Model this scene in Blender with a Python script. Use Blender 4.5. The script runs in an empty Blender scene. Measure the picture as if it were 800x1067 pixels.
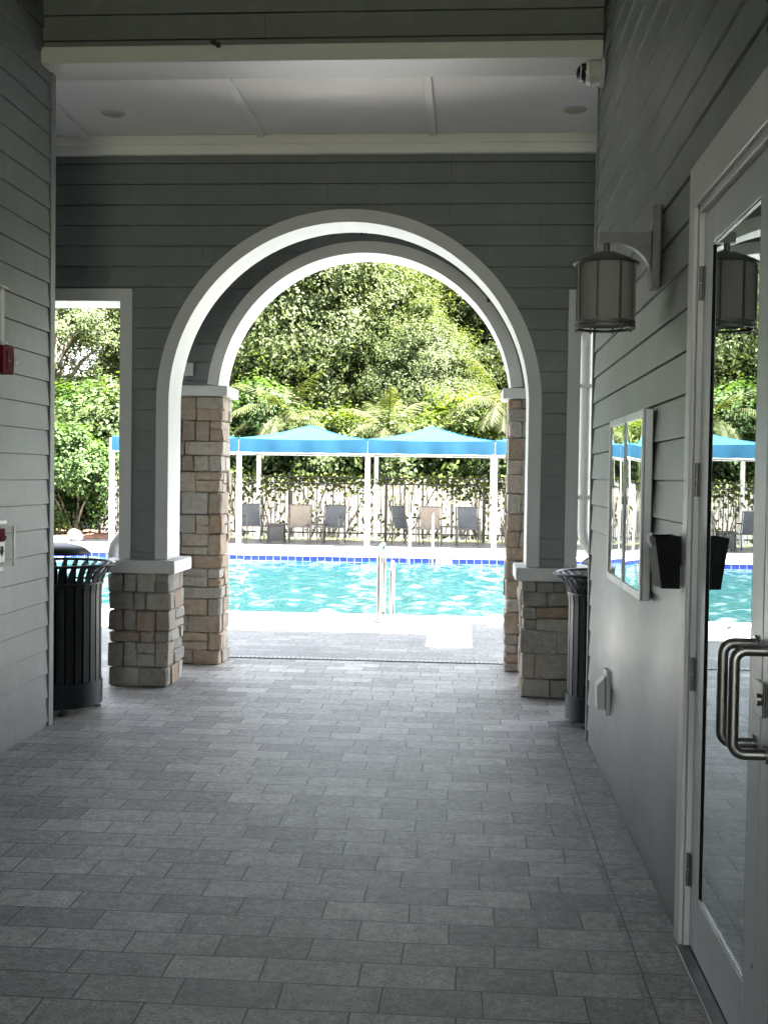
import bpy, bmesh, math, random
import numpy as np
from mathutils import Vector, Matrix
R = math.radians
PI = math.pi
C = bpy.context.scene.collection
SC = bpy.context.scene

# ------------------------------------------------------------------ camera
cam = bpy.data.cameras.new('camera')
camo = bpy.data.objects.new('camera', cam); C.objects.link(camo); SC.camera = camo
cam.sensor_fit = 'HORIZONTAL'; cam.sensor_width = 36.0
cam.lens = 1179.255 / 800 * 36
cam.clip_start = 0.05; cam.clip_end = 2000
YAW, PITCH, ROLL = 0.0707, -0.0310, 0.0140
camo.location = (0, 0, 1.6)
camo.rotation_euler = (Matrix.Rotation(YAW, 3, 'Z') @ Matrix.Rotation(PI/2 + PITCH, 3, 'X') @ Matrix.Rotation(ROLL, 3, 'Z')).to_euler()

# ------------------------------------------------------------------ sky, sun, exposure
SUN = Vector((0.50, -0.15, 1.0)).normalized()          # towards the sun
w = bpy.data.worlds.new('World'); SC.world = w; w.use_nodes = True
nt = w.node_tree; bg = nt.nodes['Background']
sky = nt.nodes.new('ShaderNodeTexSky'); sky.sky_type = 'NISHITA'; sky.sun_disc = False
sky.sun_elevation = math.asin(SUN.z); sky.sun_rotation = math.atan2(SUN.x, SUN.y)
sky.air_density = 1.0; sky.dust_density = 1.5; sky.ozone_density = 1.0
hs = nt.nodes.new('ShaderNodeHueSaturation'); hs.inputs['Saturation'].default_value = .38
nt.links.new(sky.outputs[0], hs.inputs['Color']); nt.links.new(hs.outputs[0], bg.inputs[0]); bg.inputs[1].default_value = 0.055
sl = bpy.data.lights.new('sun', 'SUN'); sl.energy = 4.9; sl.angle = R(0.5); sl.color = (1, .95, .86)
so = bpy.data.objects.new('sun', sl); C.objects.link(so); so.location = (10, -5, 30)
so.rotation_euler = SUN.to_track_quat('Z', 'Y').to_euler()
SC.view_settings.view_transform = 'Standard'; SC.view_settings.look = 'None'
SC.view_settings.exposure = 4.92; SC.view_settings.gamma = 1
SC.view_settings.use_curve_mapping = False
SC.render.engine = 'CYCLES'
SC.cycles.max_bounces = 12; SC.cycles.diffuse_bounces = 8; SC.cycles.glossy_bounces = 5
SC.cycles.transparent_max_bounces = 16
SC.cycles.caustics_reflective = False; SC.cycles.caustics_refractive = False
SC.cycles.sample_clamp_indirect = 6
SC.cycles.use_denoising = True

# ------------------------------------------------------------------ materials
class NT:
    def __init__(s, name):
        s.m = bpy.data.materials.new(name); s.m.use_nodes = True
        s.t = s.m.node_tree; s.b = s.t.nodes['Principled BSDF']; s.out = s.t.nodes['Material Output']
    def n(s, typ, **kw):
        x = s.t.nodes.new('ShaderNode' + typ)
        for k, v in kw.items():
            if k in x.inputs: x.inputs[k].default_value = v
            else: setattr(x, k, v)
        return x
    def l(s, a, b): s.t.links.new(a, b)
    def coord(s, scale=(1, 1, 1)):
        tc = s.n('TexCoord'); mp = s.n('Mapping'); mp.inputs['Scale'].default_value = scale
        s.l(tc.outputs['Object'], mp.inputs[0]); return mp.outputs[0]
    def noise(s, vec, scale, detail=4, rough=.55):
        x = s.n('TexNoise'); x.inputs['Scale'].default_value = scale
        x.inputs['Detail'].default_value = detail; x.inputs['Roughness'].default_value = rough
        if vec is not None: s.l(vec, x.inputs['Vector'])
        return x
    def ramp(s, fac, stops, interp='LINEAR'):
        x = s.n('ValToRGB'); cr = x.color_ramp; cr.interpolation = interp
        while len(cr.elements) < len(stops): cr.elements.new(.5)
        for e, (p, c) in zip(cr.elements, stops):
            e.position = p; e.color = (c[0], c[1], c[2], 1) if hasattr(c, '__len__') else (c, c, c, 1)
        s.l(fac, x.inputs[0]); return x.outputs[0]
    def mix(s, fac, a, b, mode='MIX'):
        x = s.n('MixRGB', blend_type=mode)
        for i, v in ((0, fac), (1, a), (2, b)):
            if hasattr(v, 'is_linked'): s.l(v, x.inputs[i])
            elif i == 0: x.inputs[0].default_value = v
            else: x.inputs[i].default_value = (v[0], v[1], v[2], 1)
        return x.outputs[0]
    def math(s, op, a, b=0.0):
        x = s.n('Math', operation=op)
        for i, v in ((0, a), (1, b)):
            if hasattr(v, 'is_linked'): s.l(v, x.inputs[i])
            else: x.inputs[i].default_value = v
        return x.outputs[0]
    def bump(s, h, strength=.3, dist=.01, nrm=None):
        x = s.n('Bump'); x.inputs['Strength'].default_value = strength; x.inputs['Distance'].default_value = dist
        s.l(h, x.inputs['Height'])
        if nrm is not None: s.l(nrm, x.inputs['Normal'])
        return x.outputs[0]
    def base(s, c):
        if hasattr(c, 'is_linked'): s.l(c, s.b.inputs['Base Color'])
        else: s.b.inputs['Base Color'].default_value = (c[0], c[1], c[2], 1)
    def set(s, **kw):
        for k, v in kw.items(): s.b.inputs[k.replace('_', ' ')].default_value = v
        return s

def paint(name, col, rough=.5, var=.12, scale=3.0, bump=.08, bscale=60, metallic=0.0, spec=.5, stretch=(1, 1, 1)):
    k = NT(name); v = k.coord(stretch)
    n1 = k.noise(v, scale, 5)
    lo = [c * (1 - var) for c in col]; hi = [min(1, c * (1 + var)) for c in col]
    k.base(k.ramp(n1.outputs[0], [(.3, lo), (.7, hi)]))
    n2 = k.noise(v, bscale, 3)
    k.l(k.bump(n2.outputs[0], bump, .004), k.b.inputs['Normal'])
    k.l(k.ramp(n1.outputs[0], [(.3, min(1, rough * 1.15)), (.7, rough * .85)]), k.b.inputs['Roughness'])
    k.set(Metallic=metallic, Specular_IOR_Level=spec)
    return k.m

def siding_mat(name, col):
    k = NT(name); v = k.coord()
    grain = k.noise(k.coord((1, 1, 14)), 9, 6, .65)
    big = k.noise(v, 1.1, 5)
    streak = k.noise(k.coord((5, 5, .5)), 1.6, 5)
    sep = k.n('SeparateXYZ'); k.l(v, sep.inputs[0])
    row = k.math('FLOOR', k.math('DIVIDE', k.math('ADD', sep.outputs[2], .0135), .1524))
    wn = k.n('TexWhiteNoise', noise_dimensions='1D'); k.l(row, wn.inputs['W'])
    c = k.ramp(big.outputs[0], [(.3, [x * .9 for x in col]), (.7, [x * 1.08 for x in col])])
    u = k.math('ADD', sep.outputs[0], sep.outputs[1])
    jt = k.math('LESS_THAN', k.math('FRACT', k.math('ADD', k.math('DIVIDE', u, 3.66), k.math('MULTIPLY', wn.outputs[0], 7.3))), .0009)
    c = k.mix(jt, c, (.02, .02, .02))
    c = k.mix(.35, c, k.ramp(wn.outputs[0], [(0, .84), (1, 1.0)]), 'MULTIPLY')
    c = k.mix(.25, c, k.ramp(streak.outputs[0], [(.35, .75), (.65, 1.0)]), 'MULTIPLY')
    dirt = k.noise(v, 9, 7, .75)
    c = k.mix(k.ramp(dirt.outputs[0], [(.52, 0), (.75, .28)]), c, (.32, .31, .28))
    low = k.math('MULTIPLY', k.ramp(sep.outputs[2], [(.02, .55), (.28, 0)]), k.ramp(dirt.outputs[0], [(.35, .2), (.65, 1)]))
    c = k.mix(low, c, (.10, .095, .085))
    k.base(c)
    k.l(k.bump(grain.outputs[0], .22, .004), k.b.inputs['Normal'])
    k.l(k.ramp(big.outputs[0], [(.3, .5), (.7, .36)]), k.b.inputs['Roughness'])
    k.set(Specular_IOR_Level=.5)
    return k.m

def paver_mat(name, lo, hi, rot=False):
    k = NT(name)
    tc = k.n('TexCoord'); sep = k.n('SeparateXYZ'); k.l(tc.outputs['Object'], sep.inputs[0])
    X, Y = (sep.outputs[1], sep.outputs[0]) if rot else (sep.outputs[0], sep.outputs[1])
    RH, BW = .1745, .312
    wob = k.noise(tc.outputs['Object'], 2.2, 2)
    X = k.math('ADD', X, k.math('MULTIPLY', k.math('SUBTRACT', wob.outputs[0], .5), .022))
    Y = k.math('ADD', Y, k.math('MULTIPLY', k.math('SUBTRACT', wob.outputs[1] if False else wob.outputs[0], .5), -.016))
    if rot: RH, BW = .30, .1745
    row = k.math('FLOOR', k.math('DIVIDE', Y, RH))
    wn = k.n('TexWhiteNoise', noise_dimensions='1D'); k.l(row, wn.inputs['W'])
    if not rot:
        X = k.math('ADD', X, k.math('MULTIPLY', row, .156))
        X = k.math('ADD', X, k.math('MULTIPLY', wn.outputs[0], .09))
    cmb = k.n('CombineXYZ'); k.l(X, cmb.inputs[0]); k.l(Y, cmb.inputs[1])
    mid = k.noise(tc.outputs['Object'], 26, 5, .7)
    br = k.n('TexBrick', offset=0.0, squash=1.0); k.l(cmb.outputs[0], br.inputs['Vector'])
    br.inputs['Scale'].default_value = 1; br.inputs['Brick Width'].default_value = BW
    br.inputs['Row Height'].default_value = RH; k.l(k.ramp(mid.outputs[0], [(.3, .0012), (.75, .0056)]), br.inputs['Mortar Size'])
    br.inputs['Mortar Smooth'].default_value = .25; br.inputs['Bias'].default_value = 0
    # each paver its own tone
    col = k.math('FLOOR', k.math('DIVIDE', X, BW))
    cid = k.n('CombineXYZ'); k.l(col, cid.inputs[0]); k.l(row, cid.inputs[1])
    w2 = k.n('TexWhiteNoise', noise_dimensions='2D'); k.l(cid.outputs[0], w2.inputs['Vector'])
    tone = k.ramp(w2.outputs[0], [(0, [c * .80 for c in lo]), (.25, lo), (.8, hi), (1, [c * 1.16 for c in hi])])
    o = tc.outputs['Object']
    fine = k.noise(o, 95, 6, .8); big = k.noise(o, .9, 4)
    tone = k.mix(.8, tone, k.ramp(mid.outputs[0], [(.28, .5), (.72, 1.2)]), 'MULTIPLY')
    blot = k.noise(o, 7, 6, .7); tone = k.mix(.7, tone, k.ramp(blot.outputs[0], [(.32, .62), (.62, 1.12)]), 'MULTIPLY')
    tone = k.mix(.7, tone, k.ramp(fine.outputs[0], [(.36, .25), (.66, 1.6)]), 'MULTIPLY')
    tone = k.mix(.5, tone, k.ramp(big.outputs[0], [(.3, .72), (.7, 1.1)]), 'MULTIPLY')
    vo = k.n('TexVoronoi'); k.l(o, vo.inputs['Vector']); vo.inputs['Scale'].default_value = 75
    pick = k.math('GREATER_THAN', k.math('ADD', vo.outputs['Color'], 0.0), .66)
    spk = k.math('MULTIPLY', k.math('LESS_THAN', vo.outputs['Distance'], .24), pick)
    tone = k.mix(k.math('MULTIPLY', spk, k.ramp(mid.outputs[0], [(.4, .1), (.6, .8)])), tone, (.6, .59, .56))
    vo2 = k.n('TexVoronoi'); k.l(o, vo2.inputs['Vector']); vo2.inputs['Scale'].default_value = 55
    pit = k.math('MULTIPLY', k.math('LESS_THAN', vo2.outputs['Distance'], .22), k.math('GREATER_THAN', vo2.outputs['Color'], .62))
    tone = k.mix(k.math('MULTIPLY', pit, .7), tone, (.035, .035, .035))
    tone = k.mix(br.outputs['Fac'], tone, (.03, .03, .03))
    k.base(tone)
    h = k.math('SUBTRACT', k.math('ADD', k.math('MULTIPLY', fine.outputs[0], .35), k.math('MULTIPLY', mid.outputs[0], .3)),
               k.math('MULTIPLY', br.outputs['Fac'], 1.0))
    h = k.math('SUBTRACT', h, k.math('MULTIPLY', pit, .5))
    h = k.math('ADD', h, k.math('MULTIPLY', w2.outputs[0], .35))
    k.l(k.bump(h, .9, .009), k.b.inputs['Normal'])
    k.l(k.ramp(mid.outputs[0], [(.3, .55), (.75, .32)]), k.b.inputs['Roughness'])
    k.set(Specular_IOR_Level=.55)
    return k.m

def stone_mat(name, stops):
    k = NT(name); g = k.n('NewGeometry'); v = k.coord()
    c = k.ramp(g.outputs['Random Per Island'], stops, 'CONSTANT')
    n1 = k.noise(v, 22, 7, .7); n2 = k.noise(v, 6, 4)
    c = k.mix(.22, c, (.40, .385, .36)); c = k.mix(.75, c, k.ramp(n1.outputs[0], [(.3, .62), (.72, 1.25)]), 'MULTIPLY')
    c = k.mix(k.ramp(n2.outputs[0], [(.45, 0), (.7, .4)]), c, (.47, .41, .34))
    k.base(c)
    n3 = k.noise(v, 55, 6, .7)
    hh = k.math('ADD', k.math('MULTIPLY', n1.outputs[0], 1.0), k.math('MULTIPLY', n3.outputs[0], .4))
    k.l(k.bump(hh, 1.0, .02), k.b.inputs['Normal'])
    k.set(Roughness=.85, Specular_IOR_Level=.3)
    return k.m

def leaf_mat(name, cols, trans=.35, rough=.45):
    k = NT(name); g = k.n('NewGeometry')
    n = len(cols)
    c = k.ramp(g.outputs['Random Per Island'], [(i / max(1, n - 1), x) for i, x in enumerate(cols)])
    k.base(c); k.set(Roughness=.6, Specular_IOR_Level=.15)
    tr = k.n('BsdfTranslucent'); k.l(k.mix(1, c, (1.5, 1.5, .5), 'MULTIPLY'), tr.inputs[0])
    mx = k.n('MixShader'); mx.inputs[0].default_value = trans
    k.l(k.b.outputs[0], mx.inputs[1]); k.l(tr.outputs[0], mx.inputs[2]); k.l(mx.outputs[0], k.out.inputs[0])
    return k.m

def glass_mat(name, tint=(.35, .42, .4), lo=.12, hi=.9, power=1.4, refl=(.93, .97, .97)):
    k = NT(name)
    lw = k.n('LayerWeight'); lw.inputs[0].default_value = .5
    f = k.math('ADD', k.math('MULTIPLY', k.math('POWER', lw.outputs['Facing'], power), hi - lo), lo)
    tr = k.n('BsdfTransparent'); tr.inputs[0].default_value = (*tint, 1)
    gl = k.n('BsdfGlossy'); gl.inputs[0].default_value = (*refl, 1); gl.inputs['Roughness'].default_value = .0
    wob = k.noise(k.coord(), 1.5, 1)
    k.l(k.bump(wob.outputs[0], .02, .01), gl.inputs['Normal'])
    mx = k.n('MixShader'); k.l(f, mx.inputs[0]); k.l(tr.outputs[0], mx.inputs[1]); k.l(gl.outputs[0], mx.inputs[2])
    k.l(mx.outputs[0], k.out.inputs[0]); return k.m

def water_mat():
    k = NT('water'); v = k.coord((1, 1.6, 1))
    n1 = k.noise(v, 1.6, 4, .6); n2 = k.noise(v, 5.5, 4, .6)
    h = k.math('ADD', n1.outputs[0], k.math('MULTIPLY', n2.outputs[0], .35))
    b = k.bump(h, .6, .05)
    tr = k.n('BsdfTransparent'); tr.inputs[0].default_value = (.58, .93, .98, 1)
    df = k.n('BsdfDiffuse'); df.inputs[0].default_value = (.009, .050, .056, 1); k.l(b, df.inputs['Normal'])
    m1 = k.n('MixShader'); m1.inputs[0].default_value = .5
    k.l(tr.outputs[0], m1.inputs[1]); k.l(df.outputs[0], m1.inputs[2])
    gl = k.n('BsdfGlossy'); gl.inputs['Roughness'].default_value = .06; k.l(b, gl.inputs['Normal'])
    fr = k.n('Fresnel'); fr.inputs['IOR'].default_value = 1.33; k.l(b, fr.inputs['Normal'])
    m2 = k.n('MixShader'); k.l(k.math('MULTIPLY', fr.outputs[0], .55), m2.inputs[0])
    k.l(m1.outputs[0], m2.inputs[1]); k.l(gl.outputs[0], m2.inputs[2])
    k.l(m2.outputs[0], k.out.inputs[0]); return k.m

def tile_mat():
    k = NT('pool_tile'); tc = k.n('TexCoord'); sep = k.n('SeparateXYZ'); k.l(tc.outputs['Object'], sep.inputs[0])
    cmb = k.n('CombineXYZ'); k.l(k.math('ADD', sep.outputs[0], sep.outputs[1]), cmb.inputs[0]); k.l(sep.outputs[2], cmb.inputs[1])
    br = k.n('TexBrick', offset=0.0); k.l(cmb.outputs[0], br.inputs['Vector'])
    br.inputs['Scale'].default_value = 1; br.inputs['Brick Width'].default_value = .152; br.inputs['Row Height'].default_value = .152
    br.inputs['Mortar Size'].default_value = .006; br.inputs['Color1'].default_value = (.02, .04, .3, 1)
    br.inputs['Color2'].default_value = (.045, .07, .42, 1); br.inputs['Mortar'].default_value = (.6, .62, .66, 1)
    k.base(br.outputs['Color']); k.set(Roughness=.2); return k.m

M = dict(
    siding=siding_mat('gray_siding', (0.1613, 0.1764, 0.1722)),
    gray_trim=paint('gray_trim', (0.1781, 0.1932, 0.1882), .5),
    trim=paint('white_trim', (.56, .56, .545), .45, .05, 2.0, .05, 80),
    ceil=paint('white_ceiling', (.86, .835, .81), .6, .04, 1.2, .06, 120),
    paver=paver_mat('gray_paver', (0.2925, 0.2862, 0.2754), (0.4050, 0.3942, 0.3780)),
    deckpaver=paver_mat('pale_paver', (0.1886, 0.1861, 0.1845), (0.2378, 0.2337, 0.2296)),
    border=paver_mat('gray_paver_border', (0.2790, 0.2745, 0.2655), (0.3330, 0.3240, 0.3105), True),
    coping=paint('pale_coping', (.55, .53, .5), .7, .1, 4, .2, 40),
    concrete=paint('pale_concrete', (.45, .43, .4), .8, .12, 3, .25, 50),
    soil=paint('soil_grass', (.07, .085, .03), .95, .4, 2, .6, 20),
    mulch=paint('mulch', (.14, .06, .035), .95, .5, 9, .9, 30),
    mortar=paint('stone_mortar', (.17, .16, .145), .95, .2, 10, .4, 60),
    stone_gray=stone_mat('gray_stone', [(0, (.36, .335, .29)), (.22, (.43, .40, .345)), (.42, (.28, .265, .235)), (.58, (.47, .43, .36)), (.74, (.38, .255, .17)), (.86, (.42, .35, .27))]),
    stone_tan=stone_mat('tan_stone', [(0, (.46, .35, .25)), (.2, (.38, .34, .29)), (.36, (.50, .43, .34)), (.52, (.42, .29, .19)), (.68, (.46, .43, .37)), (.84, (.36, .27, .2))]),
    plaster=paint('pool_plaster', (0.0286, 0.0733, 0.0892), .7, .08, 1.5, .1, 30),
    tile=tile_mat(), water=water_mat(),
    glass=glass_mat('door_glass'), caseglass=glass_mat('case_glass', (.5, .5, .5), .12, .95, 1.2),
    clear=glass_mat('clear_plastic', (.93, .94, .93), .03, .22, 4),
    black=paint('black_coated_metal', (.005, .0065, .0085), .38, .2, 6, .03, 90, spec=.35),
    blackplastic=paint('black_plastic', (.006, .0065, .007), .65, .2, 6, .05, 120, spec=.12),
    iron=paint('black_iron', (.015, .015, .015), .5, .2, 6, .05, 90),
    steel=paint('stainless_steel', (.22, .21, .195), .28, .08, 5, .03, 120, metallic=1.0),
    pull=paint('brushed_steel', (.25, .24, .225), .34, .1, 5, .05, 150, metallic=1.0),
    alum=paint('aluminium', (.42, .43, .42), .42, .06, 5, .03, 140, metallic=.35),
    hinge=paint('dark_hinge', (.16, .155, .15), .4, .15, 8, .05, 100, metallic=.8),
    door=paint('painted_door', (.50, .52, .52), .38, .05, 2, .04, 90),
    bronze=paint('lantern_metal', (.115, .112, .104), .5, .12, 8, .05, 90, metallic=.2),
    lightgray=paint('light_gray_plastic', (.5, .5, .48), .5, .06, 5, .04, 90),
    red=paint('fire_red', (.10, .005, .008), .7, .12, 6, .03, 90, spec=.06),
    white=paint('white_plastic', (.78, .78, .76), .4, .04, 5, .03, 90),
    whitemetal=paint('white_post', (.8, .79, .77), .4, .05, 3, .03, 90),
    whiteboard=paint('white_vinyl', (0.2160, 0.2096, 0.2000), .6, .25, 1.6, .1, 60, stretch=(1, 1, .35)),
    canopy=paint('blue_fabric', (0.0091, 0.0450, 0.0817), .8, .07, 2.5, .15, 160, spec=.1),
    sling_gray=paint('gray_sling', (0.0723, 0.0748, 0.0790), .8, .12, 8, .3, 200),
    sling_tan=paint('tan_sling', (0.1997, 0.1615, 0.1232), .8, .1, 8, .3, 200),
    frame=paint('bronze_frame', (.075, .065, .055), .45, .15, 8, .05, 90, metallic=.3),
    bark=paint('bark', (.10, .08, .06), .95, .35, 7, .9, 18, stretch=(1, 1, .3)),
    stem=paint('vine_stem', (.16, .13, .09), .9, .4, 7, .6, 30),
    boulder=paint('white_boulder', (0.1280, 0.1240, 0.1160), .8, .15, 4, .6, 14),
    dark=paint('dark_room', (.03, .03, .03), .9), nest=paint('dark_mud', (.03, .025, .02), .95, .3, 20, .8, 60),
    drain=paint('drain_grate', (.42, .415, .40), .6),
    leaf_oak=leaf_mat('oak_leaf', [(0.0289, 0.0423, 0.0151), (0.0433, 0.0605, 0.0218), (0.0578, 0.0756, 0.0286), (0.0722, 0.0892, 0.0353)], .42),
    leaf_dark=leaf_mat('dark_leaf', [(0.0234, 0.0378, 0.0126), (0.0342, 0.0522, 0.0171), (0.0468, 0.0666, 0.0225)], .38),
    leaf_green=leaf_mat('green_leaf', [(0.0160, 0.0352, 0.0096), (0.0288, 0.0560, 0.0144), (0.0480, 0.0784, 0.0224)], .35),
    leaf_lime=leaf_mat('lime_leaf', [(0.0292, 0.0490, 0.0085), (0.0482, 0.0719, 0.0119), (0.0702, 0.0949, 0.0187)], .4),
    leaf_palm=leaf_mat('palm_leaf', [(0.0210, 0.0294, 0.0092), (0.0378, 0.0462, 0.0160), (0.0588, 0.0651, 0.0273)], .3),
    leaf_vine=leaf_mat('vine_leaf', [(0.0320, 0.0560, 0.0144), (0.0640, 0.0960, 0.0240), (0.1120, 0.1280, 0.0320), (0.1040, 0.1040, 0.0480)], .35),
)
def lantern_glass():
    k = NT('seeded_glass'); n = k.noise(k.coord((1, 1, .3)), 30, 4)
    k.base(k.ramp(n.outputs[0], [(.3, (.40, .39, .36)), (.7, (.48, .465, .43))]))
    k.set(Roughness=.75, Specular_IOR_Level=.15); tr = k.n('BsdfTranslucent'); tr.inputs[0].default_value = (.4, .39, .36, 1)
    mx = k.n('MixShader'); mx.inputs[0].default_value = .45
    k.l(k.b.outputs[0], mx.inputs[1]); k.l(tr.outputs[0], mx.inputs[2]); k.l(mx.outputs[0], k.out.inputs[0]); return k.m
M['lglass'] = lantern_glass()

# ------------------------------------------------------------------ mesh helpers
class MB:
    def __init__(s): s.v = []; s.f = []; s.sm = False
    def add(s, v, f):
        o = len(s.v); s.v += [tuple(x) for x in v]; s.f += [tuple(i + o for i in q) for q in f]; return s
    def bm(s, b):
        b.verts.index_update(); s.add([v.co[:] for v in b.verts], [[v.index for v in f.verts] for f in b.faces]); b.free(); return s
    def box(s, x0, x1, y0, y1, z0, z1, bev=0.0, seg=1, jit=0.0, rnd=None, mat=None):
        b = bmesh.new(); bmesh.ops.create_cube(b, size=1)
        for v in b.verts:
            v.co = Vector(((x0 + x1) / 2 + v.co.x * (x1 - x0), (y0 + y1) / 2 + v.co.y * (y1 - y0), (z0 + z1) / 2 + v.co.z * (z1 - z0)))
        if bev > 0: bmesh.ops.bevel(b, geom=b.edges[:], offset=bev, segments=seg, affect='EDGES', profile=.6)
        if jit:
            for v in b.verts: v.co += Vector((rnd.uniform(-jit, jit), rnd.uniform(-jit, jit), rnd.uniform(-jit, jit)))
        if mat is not None: b.transform(mat)
        return s.bm(b)
    def tube(s, pts, r, n=10, cap=True):
        pts = [Vector(p) for p in pts]; rs = r if hasattr(r, '__len__') else [r] * len(pts)
        o = len(s.v); up = None
        for i, p in enumerate(pts):
            t = (pts[min(i + 1, len(pts) - 1)] - pts[max(i - 1, 0)]).normalized()
            if up is None: up = Vector((0, 0, 1)) if abs(t.z) < .9 else Vector((1, 0, 0))
            a = t.cross(up).normalized(); b = a.cross(t).normalized(); up = b
            for j in range(n):
                q = 2 * PI * j / n; s.v.append(tuple(p + (a * math.cos(q) + b * math.sin(q)) * rs[i]))
        for i in range(len(pts) - 1):
            for j in range(n):
                s.f.append((o + i * n + j, o + i * n + (j + 1) % n, o + (i + 1) * n + (j + 1) % n, o + (i + 1) * n + j))
        if cap:
            s.f.append(tuple(o + j for j in range(n))); s.f.append(tuple(o + (len(pts) - 1) * n + j for j in reversed(range(n))))
        return s
    def lathe(s, prof, c=(0, 0, 0), n=28, axis='Z', cap=False):
        o = len(s.v)
        for r, h in prof:
            for j in range(n):
                q = 2 * PI * j / n; a, b = r * math.cos(q), r * math.sin(q)
                p = (a, b, h) if axis == 'Z' else (h, a, b) if axis == 'X' else (a, h, b)
                s.v.append((p[0] + c[0], p[1] + c[1], p[2] + c[2]))
        for i in range(len(prof) - 1):
            for j in range(n):
                s.f.append((o + i * n + j, o + i * n + (j + 1) % n, o + (i + 1) * n + (j + 1) % n, o + (i + 1) * n + j))
        if cap:
            s.f.append(tuple(o + j for j in reversed(range(n)))); k = len(prof) - 1
            s.f.append(tuple(o + k * n + j for j in range(n)))
        return s
    def prism(s, poly, a0, a1, axis='Y'):
        n = len(poly); o = len(s.v)
        for a in (a0, a1):
            for p, q in poly: s.v.append((p, a, q) if axis == 'Y' else (a, p, q) if axis == 'X' else (p, q, a))
        s.f.append(tuple(o + i for i in range(n))); s.f.append(tuple(o + n + i for i in reversed(range(n))))
        for i in range(n): s.f.append((o + i, o + n + i, o + n + (i + 1) % n, o + (i + 1) % n))
        return s
    def sweep(s, path, section, closed=False):
        # path of (x, z, nx, nz); section of (outward, y)
        o = len(s.v); k = len(section)
        for x, z, nx, nz in path:
            for u, y in section: s.v.append((x + nx * u, y, z + nz * u))
        m = len(path)
        for i in range(m if closed else m - 1):
            for j in range(k):
                a = o + i * k; b = o + ((i + 1) % m) * k
                s.f.append((a + j, a + (j + 1) % k, b + (j + 1) % k, b + j))
        if not closed:
            s.f.append(tuple(o + j for j in range(k))); s.f.append(tuple(o + (m - 1) * k + j for j in reversed(range(k))))
        return s

def wloc(o):
    p = Vector((0, 0, 0))
    while o is not None: p += o.location; o = o.parent
    return p
def build(name, mb, mat, parent=None, smooth=False, local=False):
    me = bpy.data.meshes.new(name)
    off = Vector((0, 0, 0)) if (local or parent is None) else wloc(parent)
    me.from_pydata([(v[0] - off.x, v[1] - off.y, v[2] - off.z) for v in mb.v], [], mb.f)
    b = bmesh.new(); b.from_mesh(me); bmesh.ops.recalc_face_normals(b, faces=b.faces[:]); b.to_mesh(me); b.free()
    me.materials.append(M[mat] if isinstance(mat, str) else mat)
    if smooth:
        me.polygons.foreach_set('use_smooth', [True] * len(me.polygons))
        try: me.set_sharp_from_angle(angle=R(38))
        except Exception: pass
    o = bpy.data.objects.new(name, me); C.objects.link(o)
    if parent is not None: o.parent = parent
    return o
def tag(o, label=None, cat=None, group=None, kind=None):
    if label: o['label'] = label
    if cat: o['category'] = cat
    if group: o['group'] = group
    if kind: o['kind'] = kind
    return o
def thing(name, loc, label, cat, group=None, rz=0.0):
    o = bpy.data.objects.new(name, None); C.objects.link(o); o.location = loc; o.rotation_euler = (0, 0, rz)
    o.empty_display_size = .1
    return tag(o, label, cat, group)
def dup(root, loc, rz=0.0, label=None, scale=None):
    r = root.copy(); C.objects.link(r); r.location = loc; r.rotation_euler = (0, 0, rz)
    if scale: r.scale = scale
    if label: r['label'] = label
    for ch in list(root.children):
        c = ch.copy(); C.objects.link(c); c.parent = r
        for g in list(ch.children):
            d = g.copy(); C.objects.link(d); d.parent = c
    return r
def cut(o, *cutters):
    for mb in cutters:
        c = build('cutter', mb, 'trim')
        md = o.modifiers.new('b', 'BOOLEAN'); md.operation = 'DIFFERENCE'; md.solver = 'EXACT'; md.object = c
        dg = bpy.context.evaluated_depsgraph_get()
        me = bpy.data.meshes.new_from_object(o.evaluated_get(dg))
        o.modifiers.clear(); old = o.data; o.data = me; bpy.data.meshes.remove(old)
        cm = c.data; bpy.data.objects.remove(c); bpy.data.meshes.remove(cm)
def boxm(*a, **k): return MB().box(*a, **k)
EXPO = .1524
def siding(axis, plane, out, u0, u1, z0, z1, t=.12, phase=0.0):
    """clapboard slab: boards lap outwards (out=+1/-1 along the normal)"""
    prof = []
    z = math.floor((z0 - phase) / EXPO) * EXPO + phase
    first = True
    while z < z1 - 1e-4:
        a, b = max(z, z0), min(z + EXPO, z1)
        da = .013 - .011 * (a - z) / EXPO; db = .013 - .011 * (b - z) / EXPO
        if a > z0 + .001: prof += [(plane - out * .012, a), (plane - out * .012, a + .0055)]
        prof += [(plane + out * (da - .001), a + (.0055 if a > z0 + .001 else 0)), (plane + out * db, b)]
        z += EXPO
    prof += [(plane - out * t, z1), (plane - out * t, z0)]
    mb = MB()
    # axis 'X': wall runs along X, normal along Y
    n = len(prof); o = 0
    for u in (u0, u1):
        for d, zz in prof: mb.v.append((u, d, zz) if axis == 'X' else (d, u, zz))
    for i in range(n): mb.f.append((i, n + i, n + (i + 1) % n, (i + 1) % n))
    mb.f.append(tuple(range(n))); mb.f.append(tuple(n + i for i in reversed(range(n))))
    return mb
def arc_path(cx, cz, r, zb, n=48):
    p = [(cx - r, zb, -1, 0), (cx - r, cz - .001, -1, 0)]
    for i in range(n + 1):
        a = PI - PI * i / n; p.append((cx + r * math.cos(a), cz + r * math.sin(a), math.cos(a), math.sin(a)))
    p += [(cx + r, cz - .001, 1, 0), (cx + r, zb, 1, 0)]
    return p
def arc_poly(cx, cz, r, zb, n=48): return [(x, z) for x, z, _, _ in arc_path(cx, cz, r, zb, n)]

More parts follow.
